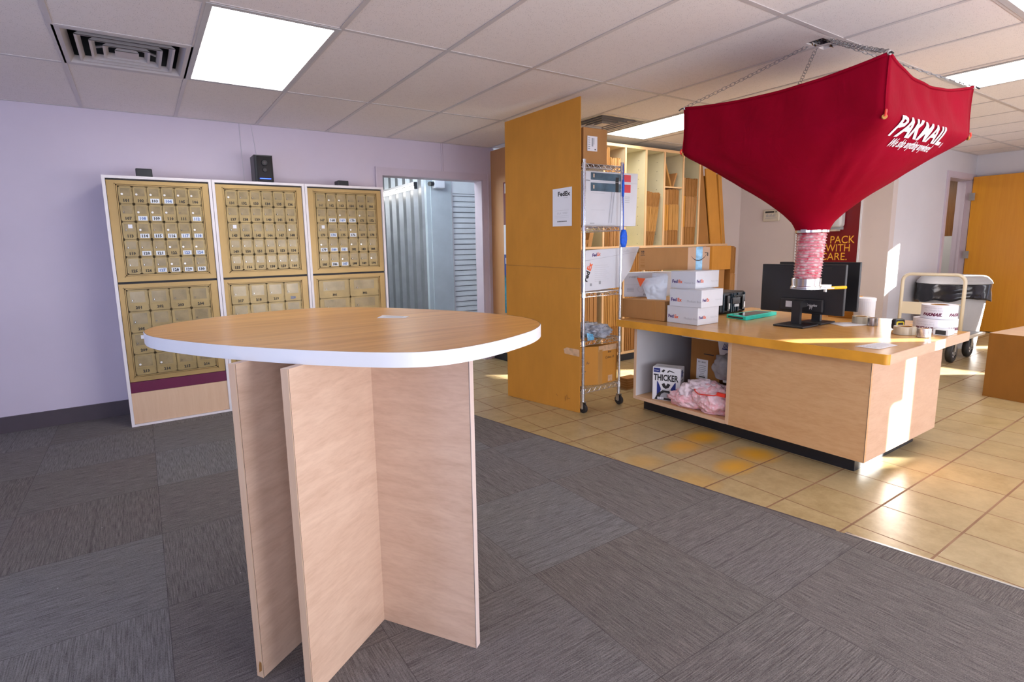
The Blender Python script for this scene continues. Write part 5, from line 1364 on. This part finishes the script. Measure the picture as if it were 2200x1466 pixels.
# bubble wrap and the taped box on the lower shelves
blob('bubble_wrap', 'crumpled grey bubble wrap and plastic film on the rack shelf above the taped box', 'wrap', (2.965, 3.06, 0.615), (0.175, 0.14, 0.065), M['bubble'], 21, amp=0.3, flat=0.566, sub=5, fine=0.12)
m = MB(); patch(m, [(2.80, 2.912, 0.572), (2.87, 2.910, 0.572), (2.86, 2.918, 0.615), (2.80, 2.92, 0.63)], M['blue_film'], amp=0.01, seed=8, thick=0.01)
single(m, 'plastic_bag', 'blue printed plastic bag at the front of the bubble wrap on the rack', 'bag', (2.85, 2.93, 0.573), smooth=True)
tg, ax, ay, n0, Mx = carton('taped_box', 'brown taped box with handwriting on the bottom shelf of the wire rack', 'box', (2.968, 2.965), (1, 0.06), 0.225, (-1, 0.42), 0.19, 0.190, 0.500, M['card_o'])
m = MB(); m.box(-0.0015, 0.0015, -0.0015, 0.0015, 0.19, 0.50, M['card_e'], Mx)
m.box(0.0, 0.225, -0.0014, 0, 0.455, 0.50, M['tape_mark'], Mx); m.box(0.005, 0.045, -0.0016, 0, 0.19, 0.47, M['card_e'], Mx); m.box(0.115, 0.165, -0.0016, 0, 0.20, 0.25, M['tape_mark'], Mx); build(m, 'tape', tg)
m = MB(); Mt = frame_M((n0+ax*0.075-ay*0.003)[:2]+(0.425,), ax, (0, 0, 1))
m.text('Box', Mt @ Matrix.Translation((0.03, 0.01, 0)), 0.026, M['ink'], shear=0.2); m.text('Cube 14', Mt @ Matrix.Translation((0.0, -0.035, 0)), 0.030, M['ink'], shear=0.2)
Mt = frame_M((n0+ay*0.135-ax*0.003)[:2]+(0.36,), -ay, (0, 0, 1)); m.text('1.  Fr', Mt, 0.03, M['ink'], shear=0.1); m.box(0, 0.03, -0.001, 0.001, 0, 0.012, M['ink'], Mt @ Matrix.Translation((0.0, -0.055, 0))); build(m, 'handwriting', tg)
# blue duster hung on the post
t2 = thing('blue_duster', 'bright blue strap duster hanging down the front post of the wire rack', 'duster', (3.175, 2.915, 1.26))
def leafshape(m, cx, y, z0, z1, wmax, th, mt, n=14, lump=0.0):
    prof = [(z0+(z1-z0)*i/n, wmax*math.sin(math.pi*min(1, max(0, (i/n)*0.94+0.03)))**0.45*(1+lump*math.sin(i*2.3))) for i in range(n+1)]
    vs = []
    for z, w_ in prof:
        for a in range(10): q = 2*math.pi*a/10; vs.append((cx+w_*math.cos(q), y+th*math.sin(q), z))
    m.add(vs, [(i*10+j, i*10+(j+1) % 10, (i+1)*10+(j+1) % 10, (i+1)*10+j) for i in range(n) for j in range(10)]+[tuple(range(10))[::-1], tuple(range(n*10, n*10+10))], mt)
m = MB(); leafshape(m, 3.172, 2.912, 1.265, 1.400, 0.036, 0.016, M['blue'], lump=0.06); build(m, 'pad', t2, smooth=True)
m = MB(); leafshape(m, 3.170, 2.922, 1.648, 1.775, 0.011, 0.007, M['blue']); build(m, 'handle', t2, smooth=True)
m = MB(); m.tube([(3.170, 2.922, 1.775), (3.172, 2.925, 1.83), (3.178, 2.928, 1.895)], 0.0028, M['blue'], 6); m.tube([(3.170, 2.922, 1.65), (3.174, 2.922, 1.56), (3.176, 2.92, 1.47), (3.173, 2.918, 1.40)], 0.0034, M['blue'], 6); build(m, 'cord', t2, smooth=True)
m = MB()
for k in range(9): m.box(3.54, 3.66, 3.17, 3.24, 0.001+k*0.012, 0.011+k*0.012, M['card_d'])

# ================================================================= BOX SHELVING
SY0, SY1 = 4.05, 4.455
t = thing('box_shelving', 'wide built in pigeonhole shelving with peach edges full of flat boxes', 'shelving', (4.9, 4.25, 0))
UP = [3.465, 3.79, 4.106, 4.424, 4.748, 5.052, 5.381, 5.683]
for x in UP:
    m = MB(); m.box(x-0.010, x+0.010, SY0+0.003, SY1, 0.09, 2.300, M['shelf_in']); m.box(x-0.012, x+0.012, SY0-0.002, SY0+0.006, 0.09, 2.300, M['shelf_edge'])
    if x in (4.424, 4.748, 5.052):
        for k in range(18): m.cyl((x-0.0112, SY0+0.10, 0.5+k*0.1), (x-0.0098, SY0+0.10, 0.5+k*0.1), 0.004, M['dark_line'], 6)
    build(m, 'upright', t)
m = MB(); m.box(3.455, 5.70, SY0, SY1, 2.300, 2.325, M['shelf_in']); m.box(3.455, 5.70, SY0-0.003, SY0+0.004, 2.298, 2.327, M['shelf_edge']); build(m, 'top_board', t)
m = MB(); m.box(3.455, 6.285, SY0+0.003, SY1, 1.252, 1.270, M['shelf_in']); m.box(3.455, 6.285, SY0-0.003, SY0+0.004, 1.249, 1.273, M['shelf_edge']); build(m, 'middle_board', t)
m = MB(); m.box(3.455, 6.285, SY0+0.003, SY1, 0.09, 0.11, M['shelf_in']); m.box(3.455, 6.285, SY0-0.003, SY0+0.004, 0.085, 0.112, M['shelf_edge']); build(m, 'bottom_board', t)
m = MB(); m.box(3.455, 6.285, SY0+0.03, SY0+0.05, 0.0, 0.088, M['black_vinyl']); build(m, 'toe_kick', t)
m = MB(); m.box(3.455, 5.70, SY1-0.008, SY1, 0.11, 2.300, M['shelf_in']); build(m, 'back_board', t)
m = MB(); m.box(5.062, 5.371, SY0+0.01, SY1-0.01, 1.916, 1.932, M['shelf_edge']); build(m, 'small_shelf', t)
m = MB(); m.box(3.475, 3.78, SY0+0.01, SY1-0.01, 1.60, 1.615, M['shelf_edge']); build(m, 'small_shelf', t)
# flattened boxes: one built, then copied
random.seed(5)
flat_me = {}
def flat_box(w_, h_, d_, key, mats):
    if key in flat_me: return flat_me[key]
    a_, b_, c_ = mats; m = MB()
    m.box(0, w_, 0.010, d_, 0, h_, a_)
    m.box(0.0006, w_-0.0006, 0.0, 0.012, h_*0.27, h_*0.73, b_)
    m.box(0.001, w_-0.001, 0.004, 0.012, 0.002, h_*0.265, c_); m.box(0.001, w_-0.001, 0.004, 0.012, h_*0.735, h_-0.002, c_)
    me = bpy.data.meshes.new('flat_box'); me.from_pydata(m.v, [], m.f)
    for q in m.mats: me.materials.append(q)
    me.polygons.foreach_set('material_index', m.m); flat_me[key] = me
    return me
def flat_row(x0, x1, z0, h, n, label, group, lean=0.0, y=SY0+0.004, d_=0.34, style=0, jit=0.008, hv=0.01, tilt=0.0):
    pitch = (x1-x0)/n; w_ = pitch*0.84
    mats = [(M['card'], M['card_e'], M['card_d']), (M['card_o'], M['card_e'], M['card_d']), (M['card_d'], M['card'], M['card_d']), (M['card_o'], M['card_o'], M['card'])][style]
    me = flat_box(w_, h, d_, (round(w_, 4), round(h, 3), round(d_, 3), style), mats)
    src = None
    for i in range(n):
        if src is None:
            o = bpy.data.objects.new('flat_box', me); src = o
        else: o = src.copy()
        COL.objects.link(o)
        o.location = (x0+i*pitch+0.0006, y+random.uniform(0, jit), z0)
        o.rotation_euler = (0, lean*(i+0.5)/n, 0); o.scale = (1, 1, 1+random.uniform(-hv, hv))
        o['label'] = label; o['category'] = 'box'; o['group'] = group
        WL[o.name] = Vector(o.location)
sh = 1.2735
flat_row(4.765, 4.905, sh, 0.588, 11, 'flattened brown box leaning in the shelf bay under the cream gap', 'flat boxes in the third shelf bay', lean=0.185, style=0)
flat_row(5.072, 5.150, sh, 0.625, 2, 'thick orange flat box at the left of the bay under the small shelf', 'thick flat boxes under the small shelf', style=3)
flat_row(5.155, 5.330, sh, 0.625, 8, 'flattened brown box filling the bay under the small shelf', 'flat boxes under the small shelf', lean=0.0, style=0)
flat_row(5.398, 5.445, sh, 0.775, 1, 'thick orange flat box beside the last upright but one', 'thick flat box', style=3)
flat_row(5.450, 5.632, sh, 0.765, 10, 'flattened dark brown box in the tall bay left of the leaning sheets', 'flat boxes in the tall bay', lean=0.04, style=2)
flat_row(4.122, 4.200, sh, 1.005, 4, 'very tall flattened box in the bay above the rack', 'very tall flat boxes above the rack', style=0)
flat_row(4.215, 4.365, sh, 0.905, 8, 'shorter flattened box beside the very tall ones above the rack', 'tall flat boxes above the rack', style=3)
flat_row(3.835, 4.04, 0.113, 0.96, 7, 'flattened box in the lower bay seen through the rack', 'flat boxes in the lower bay seen through the rack', style=2)
flat_row(4.12, 4.41, 0.113, 1.10, 12, 'flattened box in the sunlit lower bay beside the rack post', 'flat boxes in the sunlit lower bay', style=1, lean=0.004)
flat_row(4.445, 4.735, 0.113, 1.08, 10, 'flattened box in the lower bay above the counter end', 'flat boxes in the lower bay over the counter end', style=1)
flat_row(4.765, 5.035, 0.113, 1.08, 8, 'flattened box in the lower bay behind the long brown box', 'flat boxes in the lower bay behind the long brown box', style=2)
flat_row(5.83, 6.27, 0.113, 1.12, 14, 'flattened orange box in the last lower bay by the wall', 'flat boxes in the last lower bay', style=3)
flat_row(6.205, 6.30, 0.001, 1.235, 4, 'narrow flattened box standing at the right end of the orange carton', 'flat boxes beside the orange carton', style=2, y=3.93, d_=0.10)
# tall leaning sheets at the shelf end
def sheet(name, label, P, th, y0, y1, mat, group=None):
    m = MB(); a_ = [Vector((p[0], 0, p[1])) for p in P]
    m.prism([(p[0], p[1]) for p in P], -y1, -y0, mat, Mq)
    return single(m, name, label, 'cardboard', (P[0][0], y0, P[0][1]), group, bevel=0.001)
sheet('flat_sheet', 'widest dark orange sheet leaning in the shelf end bay', [(5.70, 1.275), (5.985, 1.275), (5.80, 2.21), (5.70, 2.21)], 0, SY0+0.05, SY0+0.06, M['card_d'])
sheet('flat_sheet', 'bright orange sheet leaning towards the shelf in the end bay', [(5.992, 1.275), (6.20, 1.275), (6.03, 2.19), (5.83, 2.17)], 0, SY0+0.03, SY0+0.045, M['card_o'])
for k in range(3): sheet('flat_sheet', 'narrow sheet edge leaning beside the bare wall', [(6.202+k*0.026, 1.275), (6.222+k*0.026, 1.275), (6.09+k*0.022, 2.12), (6.068+k*0.022, 2.12)], 0, SY0+0.02, SY0+0.30, M['card_e'] if k == 1 else M['card_o'], 'narrow leaning sheets')
sheet('flat_sheet', 'slanted loose flap in the small bay, leaning left', [(5.205, 1.934), (5.232, 1.934), (5.115, 2.205), (5.078, 2.225)], 0, SY0+0.04, SY0+0.30, M['card_e'])
sheet('flat_sheet', 'short slanted flap in the small bay, leaning right', [(5.24, 1.934), (5.262, 1.934), (5.325, 2.09), (5.30, 2.09)], 0, SY0+0.04, SY0+0.30, M['card'])
sheet('flat_sheet', 'dark open box back in the small bay above the little shelf', [(5.10, 1.934), (5.362, 1.934), (5.362, 2.20), (5.12, 2.175)], 0, SY0+0.32, SY0+0.36, M['card_d'])
sheet('flat_sheet', 'slanted narrow box end in the first bay behind the rack', [(3.93, 1.275), (3.985, 1.275), (4.02, 1.42), (3.965, 1.42)], 0, SY0+0.05, SY0+0.25, M['card'])
sheet('flat_sheet', 'slanted wide box end in the first bay behind the rack', [(3.82, 1.275), (3.90, 1.275), (3.93, 1.345), (3.85, 1.345)], 0, SY0+0.03, SY0+0.25, M['card_d'])
m = MB(); m.box(5.81, 6.19, 3.93, 4.02, 0.960, 1.248, M['card_o'])
t2 = thing('orange_carton', 'orange brown flat carton standing behind the long brown box', 'box', (6.0, 3.97, 0.96)); build(m, 'carton', t2, bevel=0.003)
m = MB(); m.box(5.90, 6.10, 3.95, 4.03, 0.0, 0.958, M['card']); build(m, 'stand_carton', t2)
m = MB()
for k in range(9): m.box(3.56, 3.72, 3.20, 3.30, 0.001+k*0.011, 0.011+k*0.011, M['card_d'] if k % 2 else M['card'])
single(m, 'flat_box_bundle', 'small dark pile of flat cardboard on the tiles behind the counter end', 'cardboard', (3.64, 3.25, 0.001))

# ================================================================= FAR RIGHT
t = thing('wall_thermostat', 'beige thermostat with a dark display on the pale wall left of the hopper neck', 'thermostat', (7.19, 4.0, 1.56))
m = MB(); m.box(7.165, 7.199, 3.893, 4.112, 1.556, 1.712, M['thermo']); build(m, 'case', t, bevel=0.014, seg=3)
m = MB(); m.box(7.1635, 7.166, 3.96, 4.08, 1.668, 1.690, M['ink']); m.box(7.1635, 7.166, 3.93, 3.942, 1.668, 1.690, M['ink']); build(m, 'display', t)
m = MB()
for k in range(8): m.box(7.1635, 7.166, 3.945+k*0.016, 3.953+k*0.016, 1.615, 1.655-0.008*(k % 3), M['grey_print'])
m.box(7.1635, 7.166, 3.925, 4.08, 1.595, 1.600, M['grey_print']); build(m, 'button', t)
t = thing('pack_poster', 'dark red poster lettered PACK WITH CARE on the wall behind the monitors', 'poster', (7.19, 3.3, 0.62))
m = MB(); m.box(7.188, 7.199, 2.955, 3.66, 0.62, 2.0, M['red_poster']); build(m, 'sheet', t)
m = MB(); m.box(7.184, 7.199, 2.938, 2.955, 0.60, 2.02, M['paper']); m.box(7.184, 7.199, 3.66, 3.677, 0.60, 2.02, M['paper']); m.box(7.184, 7.199, 2.938, 3.677, 0.60, 0.62, M['paper']); build(m, 'border', t)
m = MB()
for s, y_, z_ in (('PACK', 3.264, 1.249), ('WITH', 3.305, 1.150), ('CARE.', 3.362, 1.047)):
    vs, fs = text_mesh(s, 0.127, -0.004 if False else 0.0, 0, 'LEFT', 4); w0 = max(v.x for v in vs); tw = {'PACK': 0.273, 'WITH': 0.268, 'CARE.': 0.301}[s]
    m.text(s, frame_M((7.1865, y_, z_), (0, -1, 0), (0, 0, 1)) @ Matrix.Scale(tw/w0, 4, (1, 0, 0)), 0.127, M['poster_text'], res=4)
m.text('I', frame_M((7.1865, 3.34, 1.249), (0, -1, 0), (0, 0, 1)), 0.127, M['poster_text']); build(m, 'lettering', t, label='orange lettering PACK WITH CARE.')
t = thing('paper_dispenser', 'white rounded dispenser fixed over the red poster beside the hopper neck', 'dispenser', (7.13, 3.17, 1.42))
m = MB(); m.box(7.06, 7.184, 3.10, 3.255, 1.44, 1.70, M['cream_in']); build(m, 'body', t, bevel=0.035, seg=4)
m = MB(); m.box(7.09, 7.184, 3.155, 3.225, 1.395, 1.415, M['thermo']); m.box(7.11, 7.184, 3.12, 3.23, 1.412, 1.446, M['grey_print']); build(m, 'base', t)

# platform cart
M['hub'] = plain('wheel_hub_metal', (0.75, 0.76, 0.78), 0.3, 0.3, var=0.05)
t = thing('platform_cart', 'cream platform cart with a looped handle and two black wheels by the counter', 'cart', (7.3, 2.15, 0))
m = MB(); m.box(6.90, 7.76, 1.875, 2.39, 0.225, 0.250, M['cart_cream']); m.box(6.93, 7.73, 1.905, 2.36, 0.2505, 0.254, M['cart_grey']); build(m, 'deck', t, bevel=0.004)
m = MB(); P = []
for y_, s in ((1.875, 1), (2.395, -1)):
    pass
rr_ = 0.075
P = [(6.95, 1.873, 0.235), (6.95, 1.873, 0.91-rr_)]+[(6.95, 1.873+rr_-rr_*math.cos(a), 0.91-rr_+rr_*math.sin(a)) for a in [math.pi/2*i/6 for i in range(1, 7)]]
P += [(6.95, 2.395-rr_+rr_*math.sin(a), 0.91-rr_+rr_*math.cos(a)) for a in [math.pi/2*i/6 for i in range(0, 7)]]+[(6.95, 2.395, 0.235)]
m.tube(P, 0.0165, M['cart_cream'], 14); build(m, 'handle', t, smooth=True)
m = MB(); m.box(6.943, 6.957, 2.10, 2.385, 0.483, 0.612, M['cart_cream']); m.box(6.946, 6.954, 1.885, 2.10, 0.600, 0.612, M['cart_cream']); m.cyl((6.942, 2.145, 0.578), (6.938, 2.145, 0.578), 0.010, M['black'], 12); build(m, 'handle_plate', t)
for x in (6.985, 7.47):
    for y in (1.935, 2.32):
        m = MB(); n = 32
        m.lathe([(0.052, -0.026), (0.088, -0.026), (0.100, -0.018), (0.104, 0), (0.100, 0.018), (0.088, 0.026), (0.052, 0.026)], (0, 0), M['rubber'], 36, Matrix.Translation((x, y, 0.105)) @ Matrix.Rotation(math.pi/2, 4, 'X'), caps=False); build(m, 'wheel', t, smooth=True)
        m = MB(); m.lathe([(0.0, -0.020), (0.053, -0.020), (0.053, 0.020), (0.0, 0.020)], (0, 0), M['hub'], 28, Matrix.Translation((x, y, 0.105)) @ Matrix.Rotation(math.pi/2, 4, 'X'), caps=False)
        for k in range(5): a = k*math.pi*2/5; m.cyl((x+0.032*math.cos(a), y-0.0225, 0.105+0.032*math.sin(a)), (x+0.032*math.cos(a), y-0.019, 0.105+0.032*math.sin(a)), 0.008, M['ink'], 8)
        m.cyl((x, y-0.034, 0.105), (x, y+0.034, 0.105), 0.014, M['chrome'], 12); build(m, 'wheel_hub', t)
        m = MB()
        for s in (-1, 1): m.box(x-0.022, x+0.022, y+s*0.030, y+s*0.034, 0.09, 0.215, M['steel'])
        m.box(x-0.045, x+0.045, y-0.036, y+0.036, 0.213, 0.225, M['steel']); build(m, 'wheel_fork', t)
# rubbish bin
BX, BY = 8.13, 2.30
t = thing('rubbish_bin', 'grey round rubbish bin with a black liner folded over its rim', 'bin', (BX, BY, 0))
m = MB(); m.lathe([(0.25, 0.0), (0.255, 0.01), (0.31, 0.66)], (BX, BY), M['bin'], 48); build(m, 'body', t, smooth=False)
m = MB(); n = 64; vs = []; rws = 9
for i in range(rws):
    for j in range(n):
        a = 2*math.pi*j/n; z = 0.56+0.20*i/(rws-1); bot = 0.035*noise.noise(Vector((math.cos(a)*2, math.sin(a)*2, 1.0)))+0.025*math.sin(a*2)
        z += bot*(1-i/(rws-1))
        r = 0.333+0.014*noise.noise(Vector((math.cos(a)*5, math.sin(a)*5, i*0.5)))+0.010*(1-i/(rws-1))
        vs.append((BX+r*math.cos(a), BY+r*math.sin(a), z))
m.add(vs, [(i*n+j, i*n+(j+1) % n, (i+1)*n+(j+1) % n, (i+1)*n+j) for i in range(rws-1) for j in range(n)], M['binbag'])
lo = build(m, 'bin_liner', t, smooth=True); so = lo.modifiers.new('thickness', 'SOLIDIFY'); so.thickness = 0.004
m = MB(); m.lathe([(0.338, 0.752), (0.345, 0.757), (0.335, 0.785), (0.30, 0.83), (0.27, 0.845), (0.0, 0.852)], (BX, BY), M['bin'], 48, caps=False); build(m, 'lid', t, smooth=False)
# large brown box at the right edge
t = thing('brown_cube_box', 'big plain orange brown box standing on the tiles beside the far door', 'box', (6.1, 1.0, 0))
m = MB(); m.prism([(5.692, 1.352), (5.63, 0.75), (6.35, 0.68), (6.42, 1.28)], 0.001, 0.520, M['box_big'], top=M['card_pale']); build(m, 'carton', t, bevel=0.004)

bpy.context.view_layer.update()
